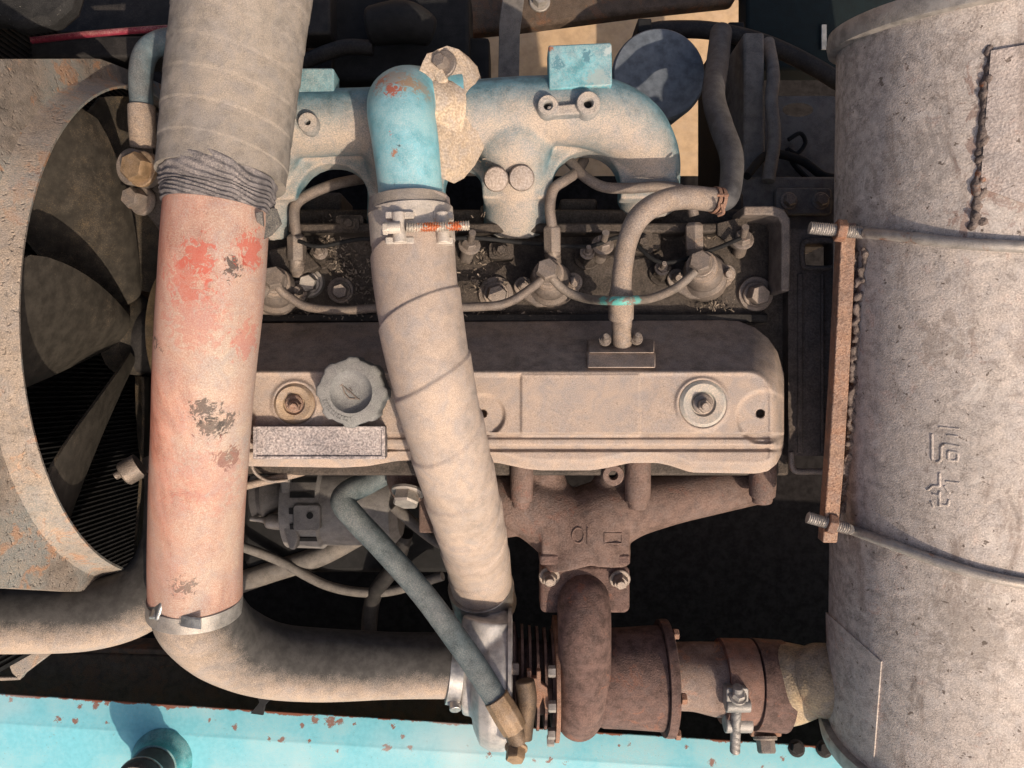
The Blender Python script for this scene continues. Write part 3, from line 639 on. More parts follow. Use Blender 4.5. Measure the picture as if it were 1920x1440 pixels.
t = thing('lifting_bracket', 'bent flat bar bracket at the right corner of the head', 'bracket', P(1440, 450, -.1))
m = MB(); out = [(1395,386),(1450,386),(1470,392),(1482,410),(1483,470),(1481,546),(1465,546),(1466,470),(1466,420),(1460,408),(1446,403),(1395,403)]
m.plate(out, -.045, .05); part('bar', m, M['fuel'], t, bevel=.002)
t = thing('rear_cover_plate', 'dark brown engine end plate beside the muffler bracket', 'plate', P(1520, 660, -.12))
rp = mk('brown end plate', (.075,.06,.052), dust=.3, dustcol=(.17,.135,.115), bump=.6, rough=.85, grain=420)
m = MB(); z = -.085; x0, x1 = 1478, 1600
# plate with a square opening near its top: four strips butted end to end
m.plate([(x0,430),(x1,430),(x1,455),(x0,455)], z, .03); m.plate([(x0,455),(1508,455),(1508,500),(x0,500)], z, .03); m.plate([(1562,455),(x1,455),(x1,500),(1562,500)], z, .03)
m.plate([(x0,500),(x1,500),(x1,855),(x0,855)], z, .03); part('plate', m, rp, t)
m = MB(); m.tube([(1514,452,z+.002,5),(1556,452,z+.002,5),(1565,460,z+.002,5),(1565,494,z+.002,5),(1556,502,z+.002,5),(1514,502,z+.002,5),(1505,494,z+.002,5),(1505,460,z+.002,5),(1514,452,z+.002,5)], n=10, sub=5); part('opening_rim', m, rp, t)
m = MB(); m.pbox(1496, 512, 1506, 850, z+.003, .006); m.pbox(1540, 512, 1546, 850, z+.004, .006); part('rib', m, rp, t, bevel=.0015)
m = MB(); m.tube([(1484,848,z,5),(1486,876,z,6),(1498,884,z,6),(1535,884,z,6),(1548,892,z,6),(1549,940,z-.02,6)], n=12); part('hook_wire', m, M['bolt'], t)

# ================================================================== MUFFLER
MA = Vector((-.061, 1, .18)).normalized(); MO = Vector((.556, 0, -.02)); MR = .16
def mufpt(x, y, dr=0.0):
    o = Vector((0, 0, H)); d = (P(x, y, 0) - o).normalized(); w = o - MO
    dp = d - MA * d.dot(MA); wp = w - MA * w.dot(MA); r = MR + dr
    A = dp.dot(dp); B = 2*dp.dot(wp); Cc = wp.dot(wp) - r*r; D = B*B - 4*A*Cc
    s = (-B - math.sqrt(D)) / (2*A) if D > 0 else -B / (2*A)
    p = o + d*s
    n = p - MO; n = (n - MA*n.dot(MA)).normalized()
    return p, n
def mufline(pts, dr, sub=6):
    q = catmull([(x, y, 0) for x, y in pts], sub); return [mufpt(a[0], a[1], dr)[0] for a in q]
t = thing('muffler', 'big grey aluminised muffler drum along the right edge', 'muffler', MO + Vector((0,0,-.16)))
m = MB()
prof = [(MR-.02, -.478), (MR, -.47)] + [(MR, -.47 + .87*k/40) for k in range(1, 40)] + [(MR, .41), (MR-.02, .418)]
m.lathe(MO, MA, prof, 128); part('drum', m, M['muff'], t)
for h0, h1 in ((-.482, -.458), (.392, .416)):
    m = MB(); m.lathe(MO, MA, [(MR+.001, h0), (MR+.009, h0+.002), (MR+.011, (h0+h1)/2), (MR+.009, h1-.002), (MR+.001, h1)], 128); part('end_rim', m, M['rod'], t)
def bead(parent, pts, r, step, name='weld_bead', mat=None, dr=0.0, jit=.35, offs=.002):
    m = MB(); line_ = mufline(pts, dr, 40); acc = 0
    last = None
    for p in line_:
        if last is not None and (p - last).length < step: continue
        last = p
        rr = r * random.uniform(1-jit, 1+jit); q = p + Vector((random.uniform(-1,1)*offs, random.uniform(-1,1)*offs, random.uniform(-.2,.6)*offs))
        ax = Vector((random.uniform(-1,1), random.uniform(-1,1), random.uniform(-1,1))).normalized()
        m.lathe(q - ax*rr, ax, [(rr*.05,0),(rr*.75,rr*.3),(rr,rr),(rr*.72,rr*1.68),(rr*.05,rr*2)], 8)
    return part(name, m, mat or M['weld'], parent, remesh=.0014, relax=2)
bead(t, [(1858,92),(1850,150),(1848,210),(1840,280),(1834,350),(1826,425)], .0048, .0022, dr=-.0022)
bead(t, [(1622,470),(1612,560),(1605,660),(1600,760),(1592,860),(1580,960)], .0036, .0014, offs=.006)
bead(t, [(1608,470),(1600,600),(1590,760),(1578,900),(1572,980)], .0034, .0018, offs=.005)
# doubler sheets welded on
def sheet(parent, outline, dr, mat, nu=24, nv=24):
    """outline: four corner pixels; a thin curved sheet laid on the drum"""
    m = MB(); (a, b, c, d) = [np.array(q, float) for q in outline]
    top, bot = [], []
    for i in range(nu+1):
        for j in range(nv+1):
            u, v = i/nu, j/nv; q = (a*(1-u)+b*u)*(1-v) + (d*(1-u)+c*u)*v
            p, n = mufpt(q[0], q[1], dr); top.append(p); bot.append(p - n*(dr+.001))
    N = (nu+1)*(nv+1); fs = []
    for i in range(nu):
        for j in range(nv):
            k = i*(nv+1)+j; fs.append((k, k+nv+1, k+nv+2, k+1)); fs.append((N+k, N+k+1, N+k+nv+2, N+k+nv+1))
    for i in range(nu):
        for j in (0, nv):
            k = i*(nv+1)+j; fs.append((k, k+nv+1, N+k+nv+1, N+k))
    for j in range(nv):
        for i in (0, nu):
            k = i*(nv+1)+j; fs.append((k, k+1, N+k+1, N+k))
    m.add(top+bot, fs); return part('doubler_sheet', m, mat, parent, sharp=45)
sheet(t, [(1858,95),(2060,60),(2060,430),(1838,352)], .0035, mk('patch sheet', (.30,.26,.245), streak=.4, dust=.48, dustcol=(.52,.44,.40), rust=.22, rustcol=(.28,.18,.15), bump=.7, rough=.85, grain=450))
sheet(t, [(1548,1148),(1652,1241),(1638,1420),(1552,1350)], .0022, M['muff'])
# embossed characters, worn
m = MB(); er = .0019
strokes = [[(1748,812),(1748,862),(1757,868),(1765,862)], [(1765,862),(1765,836),(1772,832),(1800,837)], [(1774,815),(1798,818)], [(1778,845),(1796,848),(1796,864),(1778,862),(1778,845)], [(1760,800),(1800,804)],
           [(1762,886),(1762,912)], [(1738,920),(1750,910),(1762,912)], [(1772,902),(1800,905)], [(1748,925),(1760,930)], [(1770,910),(1782,926)], [(1746,938),(1752,952)], [(1765,946),(1778,948),(1780,936)], [(1762,920),(1762,950)]]
for s_ in strokes:
    q = [mufpt(x, y, -.0006)[0] for x, y in s_]
    for a, b in zip(q[:-1], q[1:]): m.tubew([(*a, er), (*b, er)], n=8, sub=2)
part('embossed_characters', m, M['muff'], t, remesh=.0009, relax=6)
bead(t, [(1866,110),(1858,170),(1855,230),(1847,300),(1840,370),(1832,428)], .0042, .0026, offs=.006, dr=-.003)
# flat saddle bar, its edge towards the camera
t = thing('muffler_saddle', 'rusty flat bar standing along the left flank of the muffler', 'bracket', P(1575, 720, -.05))
m = MB(); e = [(418, 1578, 1606), (560, 1571, 1600), (720, 1563, 1592), (880, 1553, 1582), (1018, 1543, 1570)]
top = []; low = []
zs = [mufpt(1640, y)[0].z - .018 for y, *_ in e]
rings_ = [[P(a, y, z), P(b, y, z), P(b, y, z) + Vector((.004,0,-.026)), P(a, y, z) + Vector((.004,0,-.026))] for (y, a, b), z in zip(e, zs)]
m.rings(rings_); part('bar', m, M['bar'], t, bevel=.0015, sharp=30)
def ubolt(label, pts, end, nuty):
    t = thing('u_bolt', label, 'u bolt', P(end[0][0], end[0][1], -.05), 'muffler u bolts')
    p0 = mufline(pts, .0055, 8); r = .0058
    a = P(*end[0]); b = P(*end[1])
    m = MB(); m.tubew([(*b, r)] + [(*p, r) for p in p0[2:]], n=16, sub=2); part('rod', m, M['rod'], t)
    m = MB(); d = b - a; m.tubew([(*a, r+.0008), (*(a + d*.98), r+.0008)], n=16, sub=90, disp=thread(.0024, 1, .0006)); part('threaded_end', m, M['rod'], t)
    m = MB(); m.lathe(a + d*.47, d, [(.0125,0),(.0125,.010)], 6, .3); part('nut', m, M['rust2'], t, bevel=.001)
zA = mufpt(1640, 440)[0].z - .014; zB = mufpt(1640, 1000)[0].z - .014
ubolt('u bolt over the upper part of the muffler', [(1618,437),(1660,440),(1720,447),(1800,456),(1880,461),(1960,464),(2040,465)], ((1518, 427, zA-.004), (1622, 437, zA)), 0)
ubolt('u bolt over the lower part of the muffler', [(1586,990),(1625,1004),(1680,1024),(1760,1053),(1840,1078),(1930,1096),(2030,1108)], ((1514, 970, zB-.004), (1592, 992, zB)), 0)

# muffler inlet pipe and clamps
ZT = -.19
t = thing('exhaust_pipe', 'rusty exhaust pipe joining the turbocharger to the muffler', 'exhaust pipe', P(1420, 1275, ZT))
m = MB(); m.tube([(1250,1268,ZT,60),(1300,1268,ZT,62),(1345,1273,ZT,67),(1360,1273,ZT,67)], n=40, sub=8, disp=lambda L, a: -.006*math.exp(-((a-5.1)/.35)**2)*min(1, L/.05)); part('pipe', m, mk('brown scaled pipe', (.15,.10,.085), dust=.4, dustcol=(.36,.27,.22), rust=.3, rustcol=(.25,.11,.06), bump=.6, rough=.85), t)
m = MB(); m.tube([(1455,1282,ZT,76),(1480,1280,ZT+.012,74),(1508,1277,ZT+.026,67),(1524,1275,ZT+.034,63),(1540,1274,ZT+.042,67),(1570,1272,ZT+.052,63),(1606,1268,ZT+.05,56)], n=44, sub=10, disp=wob(.002, 20, 6)); part('flared_sleeve', m, M['yellow'], t)
t = thing('exhaust_band_clamp', 'rust-red band clamp with a grey T-bolt on the exhaust pipe', 'pipe clamp', P(1380, 1275, ZT))
cl = mk('rust red band', (.16,.085,.066), dust=.35, dustcol=(.30,.19,.15), rust=.3, rustcol=(.20,.09,.06), bump=.6, rough=.85)
band(t, (1350,1276,ZT,76), (1409,1278,ZT,77), cl)
zf = ZT + U(76, ZT)*.55
gz = mk('grey clamp steel', (.25,.245,.24), dust=.3, dustcol=(.40,.35,.31), metal=.3, rough=.55, bump=.3)
m = MB(); m.plate(rpoly(1362,1290,1404,1332,5), ZT+.066, .022); m.tube([(1360,1322,ZT+.06,13),(1406,1322,ZT+.06,13)], n=16, sub=2); part('trunnion', m, gz, t, bevel=.0015)
m = MB(); m.tube([(1358,1355,ZT+.034,18),(1408,1355,ZT+.034,18)], n=20, sub=2); part('trunnion', m, gz, t, bevel=.0015)
m = MB(); m.tube([(1384,1288,ZT+.075,9),(1380,1345,ZT+.052,9),(1378,1408,ZT+.02,9)], n=14, sub=70, disp=thread(.0028,1)); part('bolt', m, gz, t)
m = MB(); m.hexbolt(P(1383,1306,ZT+.067), (0,.55,.6), U(12,zf), .012); part('nut', m, M['rod'], t)
t = thing('second_band_clamp', 'wide brown band clamp with lower bolt lug beside the muffler', 'pipe clamp', P(1440, 1285, ZT))
band(t, (1410,1282,ZT,82), (1467,1286,ZT,82), M['rust'])
m = MB(); m.plate(rpoly(1408,1350,1466,1382,3), ZT+.02, .03); part('lug', m, M['rust2'], t, bevel=.0015)
m = MB(); m.hexbolt(P(1434,1380,ZT+.016), (0,-.8,.35), U(17,zf), .022, washer=1.3); part('bolt', m, M['bolt'], t)

# ================================================================== TURBOCHARGER AND EXHAUST MANIFOLD
t = thing('turbocharger', 'rusty turbocharger with grey aluminium compressor housing', 'turbocharger', P(1080, 1270, ZT))
c = lambda x, y=1270, z=ZT: P(x, y, z)
u = lambda px: U(px, ZT)
m = MB(); o = c(868); X = Vector((1,0,0))
m.lathe(o, X, [(u(64),0),(u(66),.004),(u(68),u(18)),(u(90),u(22)),(u(116),u(34)),(u(126),u(52)),(u(127),u(76)),(u(120),u(88)),(u(80),u(90))], 64)
m.tube([(912,1160,ZT+.03,44),(905,1215,ZT+.035,46),(915,1270,ZT+.03,46)], n=28)
part('compressor_housing', m, M['alu'], t, remesh=.0024, relax=3)
m = MB(); m.lathe(c(951), X, [(u(118),0),(u(128),u(2)),(u(128),u(8)),(u(118),u(10))], 64); part('back_plate', m, M['alu'], t)
m = MB(); m.pbox(908, 1378, 948, 1402, ZT-.02, .05); part('housing_lug', m, M['alu'], t, bevel=.002)
for k, a in enumerate((62, 100, 140)):
    p = c(958) + Vector((0, math.cos(R(a)), math.sin(R(a))))*u(112); m = MB(); m.hexbolt(p, X, u(11), u(14), washer=1.3); part('plate_bolt', m, M['bolt'], t)
m = MB(); m.lathe(c(955), X, [(u(100),0),(u(100),u(10)),(u(70),u(16)),(u(62),u(90)),(u(80),u(92))], 48); part('bearing_housing', m, M['rust'], t)
for k in range(5):
    m = MB(); m.lathe(c(976 + k*14), X, [(u(60),0),(u(96 - 2*k),u(.5)),(u(96 - 2*k),u(5)),(u(60),u(6))], 48); part('cooling_fin', m, M['rust'], t)
m = MB(); m.plate([(988,1258),(996,1258),(996,1272),(1006,1272),(1006,1258),(1014,1258),(1014,1282),(1026,1290),(1030,1330),(1022,1330),(1018,1308),(1010,1330),(1002,1322),(1006,1296),(988,1290)], ZT+u(104), .012); part('fork_clip', m, M['rust2'], t, bevel=.0012)
m = MB(); m.lathe(c(1036), X, [(u(60),0),(u(112),u(2)),(u(112),u(9)),(u(60),u(11))], 48); part('turbine_flange', m, M['rust2'], t)
for a in (64, 95, 128, 150):
    p = c(1036) + Vector((0, math.cos(R(a)), math.sin(R(a))))*u(108); m = MB(); m.hexbolt(p, -X, u(10), u(13), washer=0); part('flange_bolt', m, M['rod'], t)
m = MB(); o = c(1094)
m.tube([(1094,1096,ZT+.012,38),(1094,1112,ZT+.030,46),(1095,1140,ZT+.050,50),(1096,1195,ZT+.066,50),(1096,1258,ZT+u(72),49),(1092,1310,ZT+u(62),46),(1086,1342,ZT+u(30),43),(1084,1346,ZT-.02,40)], n=32, sub=8)
m.lathe(c(1062), X, [(u(70),0),(u(84),u(4)),(u(84),u(66)),(u(70),u(70))], 48)
part('turbine_volute', m, M['rust'], t, remesh=.0024, relax=3)
m = MB(); m.lathe(c(1118), X, [(u(84),0),(u(88),u(10)),(u(90),u(60)),(u(94),u(118)),(u(90),u(122))], 64); part('turbine_body', m, M['rust'], t)
m = MB(); m.lathe(c(1238), X, [(u(60),0),(u(104),u(.5)),(u(105),u(8)),(u(105),u(16)),(u(100),u(18)),(u(60),u(19))], 64); part('outlet_flange', m, M['rust'], t)
for a in (20, 150, 90):
    p = c(1256) + Vector((0, math.cos(R(a)), math.sin(R(a))))*u(98); m = MB(); m.hexbolt(p, X, u(10), u(9), washer=0); part('outlet_bolt', m, M['rust2'], t)
m = MB(); m.plate(rpoly(1013,1062,1181,1150,12), ZT+.046, .05); part('inlet_flange', m, M['oily'] if False else M['rust'], t, bevel=.004)
for x, y in ((1030,1080),(1162,1085)):
    m = MB(); m.hexbolt(P(x, y, ZT+.046), (0,-.3,1), u(14), .013); m.cyl(P(x, y+3, ZT+.055), (0,-.3,1), u(8), .014, 12); part('flange_nut', m, M['bolt'], t)

t = thing('compressor_inlet_clamp', 'silver band clamp between elbow pipe and compressor housing', 'hose clamp', P(855, 1250, -.18))
m = MB(); m.tubew([(*P(841,1250,-.182), U(66,-.182)), (*P(866,1252,-.184), U(68,-.184))], n=56, sub=2); part('band', m, M['zinc'], t, bevel=.0006)
m = MB(); m.obox(P(852,1306,-.155), (.009,0,0), (0,.010,-.004), (0,.002,.006)); m.cyl(P(853,1316,-.15), (.1,-.6,.7), .008, .012, 16); part('screw', m, M['zinc'], t, bevel=.0012)

t = thing('exhaust_manifold', 'brown cast iron exhaust manifold below the rocker cover', 'exhaust manifold', P(1100, 950, -.18))
m = MB(); z = -.165
m.tube([(1420,905,z-.01,40),(1330,922,z,44),(1250,938,z,48),(1170,955,z,60),(1110,985,z,78),(1097,1042,z,84)], n=28)
m.tube([(900,925,z-.01,52),(960,938,z,55),(1020,962,z,64),(1080,1000,z,80),(1097,1042,z,84)], n=28)
m.tube([(1008,860,z,42),(1030,915,z,36),(1066,985,z,46)], n=24)
m.tube([(1170,860,z,42),(1144,915,z,36),(1112,985,z,46)], n=24)
m.tube([(955,950,z,40),(955,985,z-.005,30),(958,1004,z-.005,26)], n=20)
m.plate([(1016,1000),(1180,1000),(1182,1048),(1014,1048)], z+.045, .07)
exc = part('casting', m, M['exman'], t, remesh=.0028, relax=5)
m = MB(); m.plate(rpoly(1012,1040,1182,1060,5), z+.047, .08); part('outlet_flange', m, M['rust'], t, bevel=.003)
for x, y1, hw in ((978, 938, 22), (1196, 940, 24), (1430, 930, 25)):
    m = MB(); m.tube([(x,850,-.105,hw),(x,y1-30,-.108,hw),(x-1,y1,-.112,hw*.96)], n=24, sub=4); o = part('stud_sleeve', m, M['exman'], t, bevel=.002)
    m = MB(); m.tube([(x-1,y1-2,-.112,hw*.8),(x-1,y1+12,-.114,hw*.72)], n=20, sub=2); part('sleeve_end', m, M['exman'], o, bevel=.0015)
m = MB(); p = P(1150,887,-.10); a_ = U(21,-.1); b_ = U(8,-.1); m.lathe(p-Vector((0,0,.03)), (0,-.1,1), [(a_,0),(a_,.028),(a_*.9,.03),(b_*1.2,.03),(b_,.028),(b_,.01),(0,.01)], 28); o = part('lug_eye', m, M['exman'], t)
m = MB(); m.lathe(p-Vector((0,0,.018)), (0,-.1,1), [(b_*1.01,0),(b_*1.01,.006)], 16); part('hole', m, M['black'], o)
bpy.context.view_layer.update(); dg_ = bpy.context.evaluated_depsgraph_get(); ev_ = exc.evaluated_get(dg_)
def onex(x, y, off):
    o_ = Vector((0, 0, H)); d_ = (P(x, y, 0) - o_).normalized()
    ok, loc, nn, _ = ev_.ray_cast(o_ - BASE[t.name], d_)
    return (loc + BASE[t.name] + nn*off) if ok else P(x, y, z + .055)
m = MB(); e = [onex(1084+11*math.cos(2*math.pi*k/20), 1004+14*math.sin(2*math.pi*k/20), .0002) for k in range(21)]
m.tubew([(*p, .0014) for p in e], n=8, sub=2); m.tubew([(*onex(1102,990 + 5*k,.0002), .0014) for k in range(7)], n=8, sub=2); part('cast_mark', m, M['exman'], t)
m = MB(); e = [onex(x, y, .0002) for x, y in ((1133,1000),(1166,1000),(1166,1019),(1133,1019),(1133,1000))]
for a, b in zip(e[:-1], e[1:]): m.tubew([(*a, .0011), (*b, .0011)], n=8, sub=2)
part('cast_pad', m, M['exman'], t)

# oil feed hose
t = thing('oil_feed_hose', 'grey rubber oil hose running diagonally down to the turbocharger', 'hose', P(800, 1100, -.12))
m = MB(); m.tube([(770,858,-.20,20),(735,880,-.185,21),(690,905,-.165,22),(655,922,-.145,23),(643,942,-.135,23),(668,975,-.13,23),(720,1030,-.122,22.5),(790,1110,-.112,22.5),(850,1190,-.10,23),(900,1262,-.09,23),(942,1330,-.08,22)], n=26, sub=10)
part('hose', m, M['hose'], t)
m = MB(); m.tube([(930,1308,-.082,25),(948,1338,-.08,26),(964,1366,-.082,25)], n=24, sub=5, disp=lambda L, a: .0007*math.sin(a*14)); part('ferrule', m, M['brass'], t, bevel=.001)
m = MB(); m.tube([(960,1360,-.085,20),(972,1388,-.09,21)], n=16, sub=2); m.tube([(984,1275,-.10,18),(988,1310,-.098,19),(984,1350,-.095,18),(978,1385,-.092,20)], n=18); part('banjo_fitting', m, mk('oily brass', (.085,.06,.042), dust=.25, dustcol=(.30,.20,.12), metal=.3, rough=.55, bump=.4), t, bevel=.002)
m = MB(); m.hexbolt(P(968,1400,-.09), (-.1,-.6,.8), U(19,-.08), .018, washer=1.15); part('banjo_bolt', m, M['brass'], t)

# alternator
t = thing('alternator', 'dusty grey alternator hanging below the left end of the cover', 'alternator', P(640, 950, -.28))
za = -.40; al = mk('alternator alloy', (.20,.195,.195), dust=.4, dustcol=(.27,.245,.225), metal=.25, rough=.65, bump=.5, up=.2)
ua = lambda px: U(px, za)
m = MB(); m.lathe(P(540,945,za), X, [(ua(60),0),(ua(80),ua(6)),(ua(82),ua(70)),(ua(76),ua(76)),(ua(76),ua(200)),(ua(60),ua(214))], 48); part('body', m, al, t)
for k in range(5):
    a = R(50 + k*20); p = P(588,945,za) + Vector((0, math.cos(a), math.sin(a)))*ua(82.5)
    m = MB(); m.obox(p, (ua(22),0,0), Vector((0,-math.sin(a),math.cos(a)))*ua(5), Vector((0,math.cos(a),math.sin(a)))*.001); part('vent_slot', m, M['black'], t)
m = MB(); m.plate(rpoly(549,946,600,996,8), za+ua(82)+.004, .03); o = part('mount_ear', m, al, t, bevel=.002)
m = MB(); m.lathe(P(582,966,za+ua(82)+.001), (0,0,1), [(ua(6),0),(ua(6),.0045)], 16); part('hole', m, M['black'], o)
m = MB(); m.plate([(523,880),(540,880),(548,960),(560,1010),(552,1032),(542,1030),(530,990)], za+ua(74), .05); part('bracket', m, al, t, bevel=.003)
m = MB(); m.tube([(470,972,za+.03,5),(495,975,za+.03,6),(505,977,za+.03,14),(535,980,za+.03,15)], n=16); part('adjuster_bolt', m, M['rod'], t)
m = MB(); m.lathe(P(482,920,za), X, [(ua(50),0),(ua(56),ua(3)),(ua(48),ua(12)),(ua(56),ua(22)),(ua(48),ua(30)),(ua(30),ua(60))], 40); part('pulley', m, M['greywall'], t)
line('dipstick_tube', 'thin brown tube slanting under the left end of the cover', [(420,922,-.10),(480,906,-.10),(540,892,-.11),(600,875,-.12)], 8, M['steelpipe'], 'tube')
line('wire_loop', 'thin loop of wire hanging under the left end of the cover', [(470,868,-.08),(480,888,-.09),(505,902,-.095),(540,900,-.1)], 3.5, M['bolt'], 'wire')
line('coolant_pipe', 'dim pipe crossing the dark space below the alternator', [(430,1100,-.52),(500,1075,-.52),(600,1042,-.52),(680,1000,-.52),(740,975,-.50)], 20, M['greywall'], 'pipe')
line('oil_drain_pipe', 'dark curved pipe behind the tan hose below the alternator', [(740,950,-.33),(780,985,-.33),(830,1020,-.33),(900,1040,-.33)], 11, M['greywall'], 'pipe')
t = thing('oil_filter_housing', 'brownish housing with hex plug half hidden by the tan hose', 'housing', P(770, 930, -.2))
m = MB(); m.tube([(770,850,-.17,44),(768,900,-.17,42),(778,935,-.175,30)], n=24); m.pbox(785,930,830,1000,-.2,.05); part('casting', m, M['exman'], t, bevel=.003)
m = MB(); m.hexbolt(P(765,920,-.135), (-.1,-.8,.5), U(26,-.13), .02, washer=1.2); part('plug', m, M['rod'], t)

# ================================================================== FAN, SHROUD, RADIATOR
FC = Vector((-.525, .07, -.18)); FR = .33
t = thing('fan_shroud', 'rusty dusty steel fan shroud with big round opening at the left', 'fan shroud', Vector((-.50, .07, -.18)))
# face plate with a round hole, built ring by ring
outer = []; N = 120
poly = [(.30,.30),(.307,.174),(.41,-.068),(.46,-.30),(.46,-.60),(-.33,-.60),(-.29,-.20),(-.268,-.145),(-.25,-.024),(-.206,.12),(-.19,.30)]
def ray_poly(a):
    d = (math.sin(a), math.cos(a)); best = None
    for i in range(len(poly)):
        p, q = poly[i], poly[(i+1) % len(poly)]
        ex, ey = q[0]-p[0], q[1]-p[1]; den = d[0]*ey - d[1]*ex
        if abs(den) < 1e-9: continue
        wx_, wy_ = p[0]-FC.y, p[1]-FC.z
        s = (wx_*ey - wy_*ex)/den; w = (wx_*d[1] - wy_*d[0])/den
        if s > 0 and -1e-6 <= w <= 1+1e-6 and (best is None or s < best): best = s
    return best or .5
XP = -.515
rs = []
def circ(r, x): return [Vector((x, FC.y + math.sin(2*math.pi*k/N)*r, FC.z + math.cos(2*math.pi*k/N)*r)) for k in range(N)]
rim = []
for k in range(N):
    a = 2*math.pi*k/N; s = max(ray_poly(a), FR + .006); rim.append(Vector((XP - .22*max(0, s - FR - .006), FC.y + math.sin(a)*s, FC.z + math.cos(a)*s)))
back = [p - Vector((.02, 0, 0)) for p in rim]
m = MB(); m.rings([back, rim, circ(FR+.0045, XP), circ(FR+.002, XP+.003), circ(FR, XP+.008), circ(FR-.004, -.484), circ(FR-.007, -.4845), circ(FR-.004, XP+.004), circ(FR, XP-.004)], False, False)
part('plate', m, M['shroud'], t, sharp=35)
t = thing('cooling_fan', 'dark grey multi-blade cooling fan behind the shroud opening', 'fan', FC)
m = MB(); m.lathe(FC + Vector((-.03,0,0)), X, [(.02,0),(.055,.002),(.058,.03),(.05,.04),(.035,.045)], 48); part('hub', m, M['fan'], t)
for k in range(8):
    a0 = R(-2 + 45*k); rad = Vector((0, math.sin(a0), math.cos(a0))); tan = Vector((0, math.cos(a0), -math.sin(a0)))
    m = MB(); nu, nv = 10, 10; top = []; bot = []
    for i in range(nu+1):
        u_ = i/nu; r = .06 + (.31-.06)*u_
        half = .028 + .052*math.sin(min(1, u_*1.15)*math.pi/2); pitch = R(34 - 16*u_)
        if u_ > .85: half *= 1 - .25*((u_-.85)/.15)**2
        for j in range(nv+1):
            v_ = (j/nv*2-1); c_ = v_*half
            p = FC + rad*r + tan*(c_*math.cos(pitch)) + X*(c_*math.sin(pitch) + .012*(1-v_*v_)) + rad*(.014*(1-v_*v_)*u_)
            top.append(p + X*.0018); bot.append(p - X*.0018)
    n_ = (nu+1)*(nv+1); fs = []
    for i in range(nu):
        for j in range(nv):
            q = i*(nv+1)+j; fs += [(q, q+1, q+nv+2, q+nv+1), (n_+q, n_+q+nv+1, n_+q+nv+2, n_+q+1)]
    for i in range(nu):
        for j in (0, nv): q = i*(nv+1)+j; fs.append((q, q+nv+1, n_+q+nv+1, n_+q))
    for j in range(nv):
        for i in (0, nu): q = i*(nv+1)+j; fs.append((q, q+1, n_+q+1, n_+q))
    m.add(top+bot, fs); part('blade', m, M['fan'], t, sharp=50)
t = thing('fan_pulley', 'tan fan belt pulley beside the red hose', 'pulley', Vector((-.462, .07, -.18)))
m = MB(); m.lathe(Vector((-.462,.07,-.18)), X, [(.05,-.018),(.088,-.012),(.096,-.008),(.086,.0),(.096,.008),(.088,.012),(.05,.018)], 56); part('rim', m, mk('tan pulley', (.22,.155,.08), dust=.4, dustcol=(.36,.25,.13), bump=.3), t)
t = thing('radiator', 'dark radiator core with fine fins behind the fan', 'radiator', Vector((-.66, .07, -.2)))
m = MB(); m.box((-.68,-.36,-.60),(-.64,.50,.22)); part('core', m, M['radi'], t)
m = MB()
for k in range(122):
    y = -.355 + k*.007
    m.box((-.64, y, -.60), (-.637, y+.002, .22))
o = part('fins', m, M['radi'], t); o['kind'] = 'stuff'

t = thing('shroud_bracket', 'small folded bracket under the radiator hose at lower left', 'bracket', P(50, 1250, -.2))
m = MB(); m.plate([(-20,1205),(92,1205),(92,1228),(42,1266),(36,1275),(22,1262),(8,1222),(-20,1226)], -.13, .01); m.plate([(-20,1270),(36,1270),(38,1275),(-20,1278)], -.14, .004); part('plate', m, M['shroud'], t, bevel=.001)

# ================================================================== SIDE RAIL AT THE BOTTOM
ZR = -.33
def rl(x, y, z=ZR): return P(x, y, z)
e0, e1 = rl(-500, 1270), rl(2500, 1462)      # line of the inner edge
dr_ = (e1 - e0).normalized(); nr_ = Vector((dr_.y, -dr_.x, 0))          # towards the bottom of the picture
if nr_.y > 0: nr_ = -nr_
ec = lambda x, y, o=0: rl(x, y)
sp = []
RS = (.26,.10,.06)
for x, y, r in ((20,1312,.008),(150,1325,.006),(180,1322,.010),(200,1318,.006),(110,1349,.010),(140,1351,.008),(165,1352,.007),(200,1355,.004),(12,1382,.007),(120,1430,.004),(315,1328,.004),(440,1362,.008),(392,1350,.005),(505,1386,.005),(528,1387,.006),(578,1389,.004),(553,1343,.006),(565,1360,.004),(575,1372,.004),(580,1388,.004),(590,1349,.010),(620,1352,.011),(637,1353,.009),(665,1357,.006),(690,1357,.006),(715,1362,.006),(735,1360,.005),(755,1380,.006),(650,1390,.006),(725,1402,.009),(770,1402,.007),(785,1402,.006),(632,1405,.005),(917,1415,.007),(1000,1424,.008),(1030,1425,.007),(1060,1428,.006),(1140,1400,.004),(1160,1398,.004),(1178,1396,.004),(1230,1400,.006),(1287,1400,.005),(1140,1430,.005),(1190,1427,.005),(1335,1430,.008),(1345,1422,.005),(1468,1423,.005),(1430,1438,.004),(845,1345,.003)):
    if (x*7 + y*3) % 10 < 3 and r < .0075: continue
    sp.append((rl(x, y), r*(.45 + .5*random.random()), RS if r > .0035 else (.05,.03,.03), .9))
blue = mk('rail blue', (.19,.56,.66), dust=.14, dustcol=(.50,.52,.50), speck=.25, speckcol=(.16,.10,.07), up=.2, bump=.18, rough=.48, spec=.4, spots=sp, var=.06, big=6, base2=(.27,.62,.70), mid=140, edge=(e0, nr_, .0035, RS))
t = thing('side_rail', 'turquoise painted steel side rail with rust chips along the bottom', 'rail', rl(960, 1420))
m = MB()
prof = [(.004,-.0045),(0,-.0035),(0,-.0008),(.0012,0),(.040,.0002),(.044,.0022),(.047,.0026),(.30,.004),(.90,.004),(.90,-.01)]
rs = []
